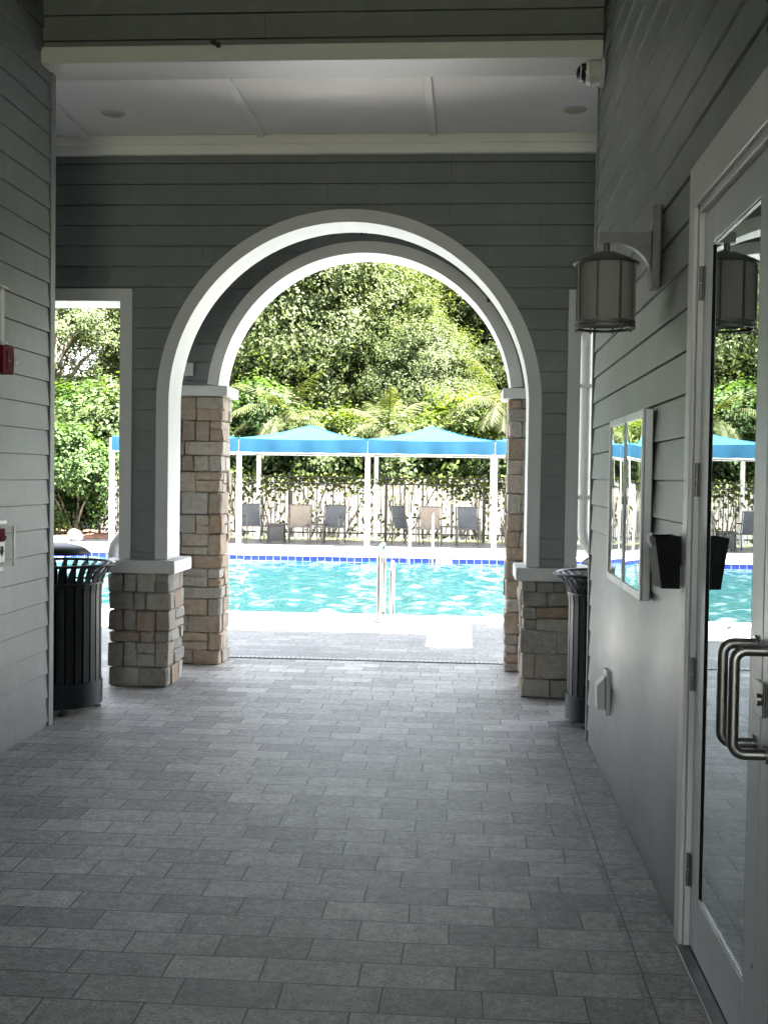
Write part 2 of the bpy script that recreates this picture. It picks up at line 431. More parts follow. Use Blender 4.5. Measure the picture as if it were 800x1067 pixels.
def stones(x0, x1, y0, y1, z0, z1, seed, hmin=.085, hmax=.19):
    rnd = random.Random(seed); mb = MB(); z = z0; D = .10; k = 0; G = .0032
    while z < z1 - .03:
        h = rnd.uniform(hmin, hmax)
        if z1 - z - h < .07: h = z1 - z
        def run(a0, a1):
            w = []; L = a1 - a0; cur = a0
            while cur < a1 - .02:
                s = rnd.uniform(.09, .27)
                if a1 - cur - s < .09: s = a1 - cur
                w.append((cur, cur + s)); cur += s
            return w
        fl = (k % 2 == 0)
        def put(ax0, ax1, ay0, ay1, zz0, zz1):
            p = rnd.uniform(-.006, .018)
            e = rnd.uniform(.006, .012)
            bx0, bx1, by0, by1 = ax0 + G, ax1 - G, ay0 + G, ay1 - G
            if ax0 <= x0 + .001: bx0 = x0 - p
            if ax1 >= x1 - .001: bx1 = x1 + rnd.uniform(-.006, .018)
            if ay0 <= y0 + .001: by0 = y0 - rnd.uniform(-.004, .018)
            if ay1 >= y1 - .001: by1 = y1 + rnd.uniform(-.004, .018)
            mb.box(bx0, bx1, by0, by1, zz0 + G * .8, zz1 - G * .8, e, 1, .0055, rnd)
        def split(ax0, ax1, ay0, ay1):
            if h > .15 and rnd.random() < .3:
                m = z + h * rnd.uniform(.4, .6); put(ax0, ax1, ay0, ay1, z, m); put(ax0, ax1, ay0, ay1, m, z + h)
            else: put(ax0, ax1, ay0, ay1, z, z + h)
        if fl:
            for a, b in run(x0, x1): split(a, b, y0, y0 + D)
            for a, b in run(x0, x1): split(a, b, y1 - D, y1)
            for a, b in run(y0 + D, y1 - D): split(x0, x0 + D, a, b); split(x1 - D, x1, a, b)
        else:
            for a, b in run(y0, y1): split(x0, x0 + D, a, b); split(x1 - D, x1, a, b)
            for a, b in run(x0 + D, x1 - D): split(a, b, y0, y0 + D); split(a, b, y1 - D, y1)
        z += h; k += 1
    return mb

# ------------------------------------------------------------------ ground, deck, pool
PX0, PX1, PY0, PY1 = -8.3, 9.5, 12.95, 22.95
def framed(x0, x1, y0, y1, z):
    mb = MB(); xs = (x0, PX0, PX1, x1); ys = (y0, PY0, PY1, y1)
    for i in range(3):
        for j in range(3):
            if i == 1 and j == 1: continue
            a, b, c, d = xs[i], xs[i + 1], ys[j], ys[j + 1]
            mb.add([(a, c, z), (b, c, z), (b, d, z), (a, d, z)], [(0, 1, 2, 3)])
    return mb
tag(build('ground', framed(-500, 500, -300, 900, -.012), 'soil'), 'dark soil and low grass beyond the pool fence', kind='structure')
tag(build('pool_deck', framed(-24, 24, 9.77, 28.3, 0), 'deckpaver'), 'pale concrete pavers surrounding the pool', kind='structure')
fl = MB().add([(-24, -14, 0), (24, -14, 0), (24, 9.77, 0), (-24, 9.77, 0)], [(0, 1, 2, 3)])
tag(build('paving', fl, 'paver'), 'gray concrete pavers of the passage floor', kind='structure')
bd = MB().add([(.572, -7, .004), (.767, -7, .004), (.767, 6.98, .004), (.572, 6.98, .004)], [(0, 1, 2, 3)])
tag(build('paver_border', bd, 'border'), 'border course of pavers along the right wall', kind='structure')
# coping
cp = MB(); W = .32; zt = .012
cp.box(PX0 - W, PX1 + W, PY0 - W, PY0 + .02, -.05, zt, .008, 2); cp.box(PX0 - W, PX1 + W, PY1 - .02, PY1 + W, -.05, zt, .008, 2)
cp.box(PX0 - W, PX0 + .02, PY0 + .021, PY1 - .021, -.05, zt, .008, 2); cp.box(PX1 - .02, PX1 + W, PY0 + .021, PY1 - .021, -.05, zt, .008, 2)
pool = thing('swimming_pool', (0, 18, 0), 'rectangular swimming pool shell with pale coping and blue tile band', 'pool')
pool['kind'] = 'structure'
build('coping', cp, 'coping', pool)
sh = MB(); d = -1.35
sh.add([(PX0, PY0, d), (PX1, PY0, d), (PX1, PY1, d), (PX0, PY1, d)], [(0, 1, 2, 3)])
for a, b in (((PX0, PY0), (PX1, PY0)), ((PX1, PY0), (PX1, PY1)), ((PX1, PY1), (PX0, PY1)), ((PX0, PY1), (PX0, PY0))):
    sh.add([(*a, d), (*b, d), (*b, -.3), (*a, -.3)], [(0, 1, 2, 3)])
build('basin', sh, 'plaster', pool)
tb = MB()
for a, b in (((PX0, PY0), (PX1, PY0)), ((PX1, PY0), (PX1, PY1)), ((PX1, PY1), (PX0, PY1)), ((PX0, PY1), (PX0, PY0))):
    tb.add([(*a, -.3), (*b, -.3), (*b, -.045), (*a, -.045)], [(0, 1, 2, 3)])
build('tile_band', tb, 'tile', pool)
def water_mesh():
    nx, ny = 360, 230; xs_ = np.linspace(PX0, PX1, nx); ys_ = np.linspace(PY0, PY1, ny); gx, gy = np.meshgrid(xs_, ys_); rg = np.random.default_rng(7); h = np.zeros_like(gx)
    for k in range(46):
        lam = rg.uniform(.22, 1.0); a = rg.uniform(0, 2 * PI); h +=   .0062 * lam ** 1.1 * np.sin((gx * math.cos(a) + gy * math.sin(a)) * 2 * PI / lam + rg.uniform(0, 7))
    mb = MB(); mb.v = [(float(x), float(y), -.155 + float(z)) for x, y, z in zip(gx.ravel(), gy.ravel(), h.ravel())]
    mb.f = [(j * nx + i, j * nx + i + 1, (j + 1) * nx + i + 1, (j + 1) * nx + i) for j in range(ny - 1) for i in range(nx - 1)]
    return mb
wt = water_mesh()
tag(build('water', wt, 'water', None, True), 'rippled turquoise pool water', kind='structure')
# depth marking
def text_mesh(name, s, size, mat, parent, loc, rot, ext=.001):
    cu = bpy.data.curves.new(name, 'FONT'); cu.body = s; cu.size = size; cu.align_x = 'CENTER'; cu.align_y = 'CENTER'; cu.extrude = ext
    o = bpy.data.objects.new(name, cu); C.objects.link(o)
    me = bpy.data.meshes.new_from_object(o.evaluated_get(bpy.context.evaluated_depsgraph_get())); bpy.data.objects.remove(o)
    me.materials.append(M[mat]); o = bpy.data.objects.new(name, me); C.objects.link(o); o.rotation_euler = rot
    if parent is not None: o.parent = parent; o.location = Vector(loc) - wloc(parent)
    else: o.location = loc
    return o
mk = thing('depth_marker', (-.40, PY1 - .006, -.095), 'white tile depth marker reading 4 FT on the far pool edge', 'depth marker')
build('marker_tile', boxm(-.56, -.24, PY1 - .012, PY1 - .002, -.150, -.048, .002), 'white', mk)
text_mesh('lettering', '4 FT', .125, 'blackplastic', mk, (-.40, PY1 - .0135, -.097), (PI/2, 0, 0))

# trench drain across the mouth of the passage
dr = thing('trench_drain', (-.8, 9.77, 0), 'pale slotted trench drain strip across the paving before the pool', 'drain')
build('channel', MB().add([(-2.6, 9.735, .004), (1.0, 9.735, .004), (1.0, 9.805, .004), (-2.6, 9.805, .004)], [(0, 1, 2, 3)]), 'concrete', dr)
g = MB(); g.box(-2.6, 1.0, 9.735, 9.747, .005, .010); g.box(-2.6, 1.0, 9.793, 9.805, .005, .010)
for i in range(91): x = -2.6 + i * .04; g.box(x, x + .022, 9.7475, 9.7925, .005, .009)
build('grate', g, 'drain', dr)

# ------------------------------------------------------------------ building
XR, XL, YE = .769, -2.600, 6.98
ZT = 5.2
# left passage wall
lw = thing('siding_wall', (XL, 0, 0), 'gray lap siding wall along the left side of the passage', 'wall')
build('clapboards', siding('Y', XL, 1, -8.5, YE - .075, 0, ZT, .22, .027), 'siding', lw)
build('corner_board', boxm(XL - .22, XL + .018, YE - .0745, YE, 0, ZT, .003), 'gray_trim', lw)
# right passage wall with the door opening
DY0, DY1, DH = 2.16, 3.925, 2.545
rw = thing('siding_wall', (XR, 0, 0), 'gray lap siding wall along the right side of the passage, with the glass door', 'wall')
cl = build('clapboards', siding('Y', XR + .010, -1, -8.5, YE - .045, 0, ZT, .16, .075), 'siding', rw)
cut(cl, boxm(XR - .1, XR + .3, DY0, DY1, -.5, DH))
build('corner_board', boxm(XR - .008, XR + .17, YE - .0445, YE, 0, ZT, .003), 'gray_trim', rw)
# header above the passage mouth
hd = thing('header_wall', (-.9, 6.76, 4.07), 'dark gray siding header over a white beam at the end of the passage', 'wall')
build('clapboards', siding('X', 6.80, -1, XL, XR, 4.172, ZT, .25, 4.215 - EXPO), 'siding', hd)
build('beam', boxm(XL + .002, XR - .002, 6.755, 7.06, 4.072, 4.170, .004), 'trim', hd)
# gallery ceiling with battens and crown
GZ = 4.10
cs = thing('gallery_ceiling', (-.9, 7.7, GZ), 'white panelled ceiling of the cross gallery between beam and arch wall', 'ceiling')
build('panel', boxm(-6.6, 4.8, 7.061, 8.70, GZ, GZ + .06), 'ceil', cs)
for x in (-5.4, -4.1, -2.825, -1.53, -.273, .99, 2.3): build('batten', boxm(x - .028, x + .028, 7.062, 8.30, GZ - .024, GZ - .001, .004), 'ceil', cs)
cr = MB(); cr.box(-6.5, 4.7, 8.305, 8.358, 3.963, GZ - .002, .006); cr.box(-6.5, 4.7, 8.285, 8.304, 4.03, GZ - .003, .004)
build('crown', cr, 'ceil', cs)
for x, lb in ((-2.475, 'round recessed ceiling light at the left end of the gallery ceiling'), (.70, 'round recessed ceiling light beside the dome camera at the right')):
    rl = thing('recessed_light', (x, 7.79, GZ), lb, 'ceiling light', 'recessed lights in the gallery ceiling')
    build('trim_ring', MB().lathe([(.052, -.004), (.058, -.010), (.078, -.006), (.082, -.001)], (x, 7.79, GZ), 28), 'lightgray', rl, True)
    build('baffle', MB().lathe([(.0, .0), (.0525, -.0035)], (x, 7.79, GZ - .001), 24), paint('warm_lens', (.5, .42, .3), .4), rl, True)

# arch wall with its big arch and two side openings
AX, AZ, AR = -.877, 2.134, 1.335
AY = 8.36; AT = .30
aw = thing('arch_wall', (AX, AY, 0), 'gray siding wall with a large round white-trimmed arch on stone piers', 'wall')
cl = build('clapboards', siding('X', AY, -1, -6.6, 4.8, .955, 4.099, AT, 3.905 - EXPO * 20), 'siding', aw)
OL0, OL1, OH = -5.20, -2.585, 2.886       # left side opening, mirrored on the right
OR0, OR1 = .826, 3.45
cut(cl, MB().prism(arc_poly(AX, AZ, AR + .018, .5), AY - .2, AY + .6), boxm(OL0 - .016, OL1 + .016, AY - .2, AY + .6, .5, OH + .016),
    boxm(OR0 - .016, OR1 + .016, AY - .2, AY + .6, .5, OH + .016))
sec = [(0, AY - .034), (.094, AY - .034), (.094, AY - .006), (.017, AY - .006), (.017, AY + AT + .006), (.094, AY + AT + .006), (.094, AY + AT + .03), (0, AY + AT + .03)]
build('arch_trim', MB().sweep(arc_path(AX, AZ, AR, .956, 64), sec), 'trim', aw, True)
def opening_trim(x0, x1):
    p = [(x0, .956, -1, 0), (x0, OH, -1, 1), (x1, OH, 1, 1), (x1, .956, 1, 0)]
    s2 = [(0, AY - .032), (.092, AY - .032), (.092, AY - .006), (.015, AY - .006), (.015, AY + AT + .006), (.092, AY + AT + .006), (.092, AY + AT + .03), (0, AY + AT + .03)]
    return MB().sweep(p, s2)
build('opening_trim', opening_trim(OL0, OL1), 'trim', aw); build('opening_trim', opening_trim(OR0, OR1), 'trim', aw)
PWL = (-2.636, -2.19); PWR = (.436, .882)
for (a, b), sd in ((PWL, 5), (PWR, 12), ((-6.6, -5.15), 3), ((3.40, 4.8), 4)):
    st = build('stone_pier', stones(a, b, AY - .06, AY + AT + .06, 0, .855, sd), 'stone_gray', aw)
    build('mortar_core', boxm(a + .03, b - .03, AY - .03, AY + AT + .03, 0, .85), 'mortar', st)
    build('pier_cap', boxm(a - .055, b + .055, AY - .115, AY + AT + .115, .857, .953, .008, 2), 'trim', aw)
# second arch (portico) on tall stone pillars
BX, BZ, BR, BY, BT = -.845, 2.225, 1.215, 9.357, .33
pw = thing('arch_portico', (BX, BY, 0), 'second smaller arch behind, gray siding on two tall tan stone pillars', 'arch')
cl = build('clapboards', siding('X', BY, -1, -2.52, .86, 2.342, 4.4, BT, 3.905 - EXPO * 20), 'siding', pw)
cut(cl, MB().prism(arc_poly(BX, BZ, BR + .018, 1.9), BY - .2, BY + .6))
sec = [(0, BY - .034), (.096, BY - .034), (.096, BY - .006), (.017, BY - .006), (.017, BY + BT + .006), (.096, BY + BT + .006), (.096, BY + BT + .03), (0, BY + BT + .03)]
def arc_only(cx, cz, r, zb, n=64):
    a0 = math.asin((zb - cz) / r); p = []
    for i in range(n + 1):
        a = (PI - a0) - (PI - 2 * a0) * i / n; p.append((cx + r * math.cos(a), cz + r * math.sin(a), math.cos(a), math.sin(a)))
    return p
build('arch_trim', MB().sweep(arc_only(BX, BZ, BR, 2.344), sec), 'trim', pw, True)
for (a, b), sd in (((-2.47, -2.035), 21), ((.36, .795), 33)):
    st = build('stone_pillar', stones(a, b, BY, BY + .36, 0, 2.252, sd, .10, .19), 'stone_tan', pw)
    build('mortar_core', boxm(a + .03, b - .03, BY + .03, BY + .33, 0, 2.25), 'mortar', st)
    build('pillar_cap', boxm(a - .06, b + .06, BY - .06, BY + .42, 2.254, 2.340, .008, 2), 'trim', pw)
build('portico_ceiling', boxm(-2.5, .84, AY + AT + .032, BY - .002, 3.86, 3.92), 'ceil', pw)
for x0, x1 in ((-2.52, -2.44), (.78, .86)):
    build('side_beam', boxm(x0, x1, AY + AT + .034, BY - .004, 2.70, 3.858), 'siding', pw)
build('trim_block', boxm(-2.34, -2.27, BY - .045, BY - .012, 2.42, 2.53, .004), 'trim', pw)
# roof: casts the shade on the deck in front of the building
rf = thing('roof', (0, 2, ZT), 'low flat roof over the passage and gallery, casting the stepped shade on the pool deck', 'roof')
r = MB()
r.box(-14, 2.27, -8.7, 10.72, ZT, ZT + .25); r.box(2.27, 2.80, -8.7, 9.85, ZT, ZT + .25); r.box(2.80, 13, -8.7, 11.75, ZT, ZT + .25)
build('roof_slab', r, 'ceil', rf)
# building masses to either side, behind the siding
bl = thing('clubhouse_wing', (-7.0, 0, 0), 'clubhouse wing behind the left passage wall', 'building')
build('wall', siding('X', YE, 1, -6.6, XL - .222, 0, ZT - .002, .12, .027), 'siding', bl)
build('side_wall', boxm(-6.75, -6.602, YE - .1, 8.70, 0, ZT - .002), 'siding', bl)
br_ = thing('clubhouse_wing', (4.0, 0, 0), 'clubhouse room behind the glass door on the right', 'building')
build('wall', siding('X', YE, 1, XR + .172, 4.8, 0, ZT - .002, .12, .027), 'siding', br_)
build('side_wall', boxm(4.802, 4.95, -8.5, 8.70, 0, ZT - .002), 'siding', br_)
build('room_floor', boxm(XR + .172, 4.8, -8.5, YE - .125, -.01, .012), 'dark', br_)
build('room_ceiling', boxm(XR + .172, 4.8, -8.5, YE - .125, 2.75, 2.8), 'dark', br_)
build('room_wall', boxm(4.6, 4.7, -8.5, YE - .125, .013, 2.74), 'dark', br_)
# ------------------------------------------------------------------ glass double door
def ybox(x0, x1, y0, y1, z0, z1, b=.003): return boxm(x0, x1, y0, y1, z0, z1, b)
dd = thing('glass_door', (XR, 3.03, 0), 'white framed glass double door in the right wall reflecting the pool', 'door')
tr = MB()
p = [(DY0 + .02, .004), (DY0 + .02, DH - .02), (DY1 - .02, DH - .02), (DY1 - .02, .004)]
# casing on the face of the wall
ca = MB(); FX0, FX1 = .756, .7715
ca.box(FX0, FX1, DY1 - .02, DY1 + .062, .004, DH + .125, .003); ca.box(FX0, FX1, DY0 - .062, DY0 + .02, .004, DH + .125, .003)
ca.box(FX0, FX1, DY0 + .0205, DY1 - .0205, DH - .02, DH + .125, .003)
build('casing', ca, 'trim', dd)
ja = MB(); ja.box(.772, .92, DY1 - .035, DY1 - .004, .004, DH - .02, .002); ja.box(.772, .92, DY0 + .004, DY0 + .035, .004, DH - .02, .002)
ja.box(.772, .92, DY0 + .036, DY1 - .036, DH - .045, DH - .012, .002)
build('jamb', ja, 'trim', dd)
build('threshold', boxm(.745, .92, DY0 + .036, DY1 - .036, .003, .014, .002), 'hinge', dd)
LX0, LX1 = .790, .834
def leaf(y0, y1, hinge_at_high):
    lo, hi = (.125, .13) if hinge_at_high else (.13, .125)     # stile widths at low y, high y
    f = MB(); z0, z1 = .018, DH - .05; gb, gt = .215, 2.375
    f.box(LX0, LX1, y0, y0 + lo, z0, z1, .003); f.box(LX0, LX1, y1 - hi, y1, z0, z1, .003)
    f.box(LX0, LX1, y0 + lo + .0003, y1 - hi - .0003, z0, gb, .003); f.box(LX0, LX1, y0 + lo + .0003, y1 - hi - .0003, gt, z1, .003)
    l = build('door_leaf', f, 'door', dd)
    a0, a1 = y0 + lo, y1 - hi; q = .009
    for yy in (a0, a1 - .004): build('gasket', boxm(LX0 + .001, LX0 + .0055, yy, yy + .004, gb, gt, .0005), 'blackplastic', l)
    for zz in (gb, gt - q): build('glazing_bead', boxm(LX0 + .001, LX0 + .0055, a0 + .0042, a1 - .0042, zz, zz + q, .001), 'steel', l)
    build('pane', boxm(LX0 + .006, LX0 + .014, a0, a1, gb, gt), 'glass', l)
    hy = (y0 + .062) if hinge_at_high else (y1 - .062)
    h = MB(); hx = LX0 - .088; zt_, zb_ = 1.165, .895
    pts = [(LX0, hy, zt_)]
    for i in range(7): a = PI / 2 * i / 6; pts.append((hx + .03 - .03 * math.sin(a), hy, zt_ - .03 + .03 * math.cos(a)))
    for i in range(7): a = PI / 2 * i / 6; pts.append((hx + .03 - .03 * math.cos(a), hy, zb_ + .03 - .03 * math.sin(a)))
    pts.append((LX0, hy, zb_)); h.tube(pts, .0145, 14)
    for zz in (zt_, zb_): h.lathe([(.0, LX0 - .007), (.024, LX0 - .007), (.024, LX0 - .001)], (0, hy, zz), 16, 'X')
    build('handle', h, 'pull', l, True)
    hg_y = (y1 + .003) if hinge_at_high else (y0 - .003)
    for hz in (.275, .945, 1.605, 2.265):
        k = MB(); k.tube([(LX0 - .008, hg_y, hz - .057), (LX0 - .008, hg_y, hz - .002)], .0075, 10); k.tube([(LX0 - .008, hg_y, hz + .002), (LX0 - .008, hg_y, hz + .057)], .0075, 10)
        k.box(LX0 - .004, LX0 - .001, hg_y - .028, hg_y + .03, hz - .055, hz + .055, .001)
        build('hinge', k, 'hinge', l)
    return l
YM = 3.032
far_leaf = leaf(YM + .003, DY1 - .038, True); near_leaf = leaf(DY0 + .038, YM - .003, False)
for zz in (.30, 2.43): build('screw', MB().lathe([(0, LX0 - .0015), (.006, LX0 - .0015), (.007, LX0)], (0, YM + .03, zz), 12, 'X'), 'hinge', far_leaf)
lk = MB(); lk.box(LX0 - .009, LX0 - .0005, YM - .045, YM + .045, .985, 1.075, .003); lk.tube([(LX0 - .02, YM - .02, 1.03), (LX0 - .0095, YM - .02, 1.03)], .016, 14)
build('lock_plate', lk, 'pull', far_leaf)

# ------------------------------------------------------------------ wall things on the right
# lantern
LXc, LYc = .557, 4.66
ln = thing('wall_lantern', (XR, LYc, 2.2), 'gray cylindrical glass lantern hanging from a bracket on the right wall', 'lantern')
WXF = XR - .0035
build('wall_plate', boxm(WXF - .034, WXF, LYc - .055, LYc + .055, 2.375, 2.70, .005, 2), 'bronze', ln)
arm = [(LXc - .03, 2.60), (WXF - .034, 2.60)]
for i in range(11):
    a = PI / 2 * i / 10; arm.append((WXF - .036 - .155 * (1 - math.cos(a)), 2.435 + .122 * math.sin(a)))
arm.append((LXc - .03, 2.557))
build('arm', MB().prism(arm, LYc - .022, LYc + .022, 'Y'), 'bronze', ln)
build('stem', MB().tube([(LXc, LYc, 2.51), (LXc, LYc, 2.556)], .013, 12), 'bronze', ln, True)
build('cap', MB().lathe([(.013, 2.521), (.04, 2.519), (.085, 2.500), (.128, 2.478), (.133, 2.474), (.128, 2.470), (.05, 2.474)], (LXc, LYc, 0), 40), 'bronze', ln, True)
build('shade', MB().lathe([(.113, 2.228), (.113, 2.470), (.109, 2.470), (.109, 2.228), (.113, 2.228)], (LXc, LYc, 0), 48), 'lglass', ln, True)
cg = MB()
for zz in (2.218, 2.236): cg.lathe([(.112, zz - .006), (.121, zz - .006), (.121, zz + .005), (.112, zz + .005), (.112, zz - .006)], (LXc, LYc, 0), 48)
for i in range(8):
    a = 2 * PI * (i + .5) / 8; cg.box(-.004, .004, -.0035, .0035, 2.206, 2.468, mat=Matrix.Translation((LXc + .118 * math.cos(a), LYc + .118 * math.sin(a), 0)) @ Matrix.Rotation(a, 4, 'Z'))
build('cage', cg, 'bronze', ln)
# notice case
nb = thing('notice_case', (XR, 5.22, 1.11), 'silver framed glass notice case with two doors on the right wall', 'notice board')
NY0, NY1, NZ0, NZ1, NX = 4.70, 5.78, 1.105, 1.895, .724
build('case_body', boxm(NX + .008, XR - .0035, NY0, NY1, NZ0, NZ1, .003), 'alum', nb)
build('back_spacer', boxm(XR - .0032, XR + .008, NY0 + .05, NY1 - .05, NZ0 + .05, NZ1 - .05), 'dark', nb)
ym = (NY0 + NY1) / 2
for a, b, qa, qb in ((NY0, ym - .003, .034, .012), (ym + .003, NY1, .012, .034)):
    f = MB(); q = .034
    f.box(NX, NX + .0075, a, a + qa, NZ0, NZ1, .002); f.box(NX, NX + .0075, b - qb, b, NZ0, NZ1, .002)
    f.box(NX, NX + .0075, a + qa, b - qb, NZ0, NZ0 + q, .002); f.box(NX, NX + .0075, a + qa, b - qb, NZ1 - q, NZ1, .002)
    dl = build('case_door', f, 'alum', nb)
    pn = MB(); n = 20; m = 30       # the panes bow slightly, as their bent reflections show
    for i in range(n + 1):
        for j in range(m + 1):
            u, v = i / n, j / m
            y = a + qa - .001 + (b - a - qa - qb + .002) * u; z = NZ0 + q - .001 + (NZ1 - NZ0 - 2 * q + .002) * v
            pn.v.append((NX + .0066 - .0030 * (1 - (2 * u - 1) ** 4) * (1 - (2 * v - 1) ** 4) - .0008 * math.sin(3 * u + 5 * v), y, z))
    pn.f = [(i * (m + 1) + j, (i + 1) * (m + 1) + j, (i + 1) * (m + 1) + j + 1, i * (m + 1) + j + 1) for i in range(n) for j in range(m)]
    build('pane', pn, 'caseglass', dl, True)
build('lock', boxm(NX - .008, NX - .0005, ym - .022, ym + .022, 1.49, 1.525, .003), 'steel', nb)
# black wall box
bx = thing('wall_box', (XR, 4.3, 1.22), 'black plastic wall box hanging between notice case and glass door', 'box')
b = MB(); yb0, yb1 = 4.015, 4.20
prof = [(.668, 1.402), (.676, 1.402), (.700, 1.232), (.752, 1.232), (.752, 1.405), (.757, 1.405), (.757, 1.222), (.694, 1.222)]
b.prism(prof, yb0 + .004, yb1 - .004, 'Y')
b.prism([(.668, 1.402), (.757, 1.405), (.757, 1.222), (.694, 1.222)], yb0, yb0 + .0038, 'Y'); b.prism([(.668, 1.402), (.757, 1.405), (.757, 1.222), (.694, 1.222)], yb1 - .0038, yb1, 'Y')
build('bin', b, 'blackplastic', bx)
hk = MB(); hk.tube([(.672, 4.1, 1.408), (.664, 4.1, 1.409), (.657, 4.1, 1.402), (.658, 4.1, 1.385), (.665, 4.1, 1.372), (.672, 4.1, 1.366)], .006, 8)
build('hook', hk, 'white', bx, True)
# outlet cover
ou = thing('outlet_cover', (XR, 5.98, .38), 'gray weatherproof outlet cover low on the right wall', 'outlet')
build('back_plate', boxm(XR - .020, XR + .002, 5.905, 6.035, .375, .605, .004, 2), 'lightgray', ou)
build('cover', MB().prism([(XR - .0245, .40), (XR - .062, .41), (XR - .066, .53), (XR - .0245, .575)], 5.918, 6.022, 'Y'), 'lightgray', ou)
# dome camera
dc = thing('dome_camera', (XR, 6.90, 4.0), 'security dome camera on the right wall just below the beam end', 'camera')
cy_, cz_ = 6.66, 3.945
build('base', MB().lathe([(.0, XR - .012), (.082, XR - .012), (.082, XR - .03), (.074, XR - .032), (.074, XR - .088), (.066, XR - .096), (.0, XR - .097)], (0, cy_, cz_), 32, 'X'), 'lightgray', dc, True)
build('collar', MB().lathe([(.064, XR - .096), (.064, XR - .112), (.056, XR - .114)], (0, cy_, cz_), 32, 'X'), 'white', dc, True)
build('dome', MB().lathe([(.055 * math.cos(t * PI / 16), XR - .112 - .055 * math.sin(t * PI / 16)) for t in range(9)], (0, cy_, cz_), 32, 'X'), paint('smoked_dome', (.01, .01, .011), .06, .1), dc, True)
build('rim', MB().lathe([(.0495, XR - .140), (.052, XR - .141), (.047, XR - .147), (.0455, XR - .147)], (0, cy_, cz_), 32, 'X'), 'white', dc, True)

# ------------------------------------------------------------------ left wall fire alarm things
def left(y): return y
sy = 6.035
fa = thing('alarm_strobe', (XL, sy, 2.2), 'red fire alarm strobe with a gray conduit on the left wall', 'alarm')
wx = XL + .014
build('housing', boxm(wx, wx + .095, sy - .075, sy + .075, 2.135, 2.285, .006, 2), 'red', fa)
build('lens', MB().lathe([(.040 * math.cos(t * PI / 14), wx + .0955 + .045 * math.sin(t * PI / 14)) for t in range(8)], (0, sy + .02, 2.205), 20, 'X'), 'clear', fa, True)
build('lens_base', boxm(wx + .0955, wx + .099, sy - .028, sy + .066, 2.155, 2.256, .002), 'red', fa)
cd = MB(); cd.box(wx + .012, wx + .062, sy - .03, sy + .03, 2.286, 2.60, .012, 3); cd.box(wx, wx + .075, sy - .05, sy + .05, 2.601, 2.612, .002); cd.box(wx, wx + .07, sy - .05, sy + .05, 2.300, 2.312, .002)
build('conduit', cd, 'lightgray', fa)
ps = thing('pull_station', (XL, sy, 1.18), 'red fire alarm pull station under a clear cover on the left wall', 'alarm')
build('station', boxm(wx + .012, wx + .058, sy - .055, sy + .055, 1.095, 1.285, .005, 2), 'red', ps)
build('label_plate', boxm(wx + .0585, wx + .0605, sy - .04, sy + .045, 1.10, 1.215, .0008), 'white', ps)
build('handle', boxm(wx + .0585, wx + .07, sy - .04, sy + .045, 1.225, 1.245, .003), 'red', ps)
cv = MB()
cv.box(wx, wx + .095, sy + .085, sy + .09, 1.075, 1.300, .001)
build('cover', cv, 'clear', ps)
mkp = MB().prism([(sy - .02, 1.19), (sy + .02, 1.19), (sy + .02, 1.168), (sy + .032, 1.168), (sy, 1.13), (sy - .032, 1.168), (sy - .02, 1.168)], wx + .0606, wx + .0612, 'X')
build('arrow_mark', mkp, 'blackplastic', ps)
rm = MB(); rm.box(wx, wx + .06, sy - .1, sy + .07, 1.312, 1.330, .002); rm.box(wx + .083, wx + .095, sy + .0905, sy + .1, 1.075, 1.300, .002)
rm.box(wx, wx + .05, sy - .06, sy + .05, 1.050, 1.073, .003)
build('cover_frame', rm, 'white', ps)

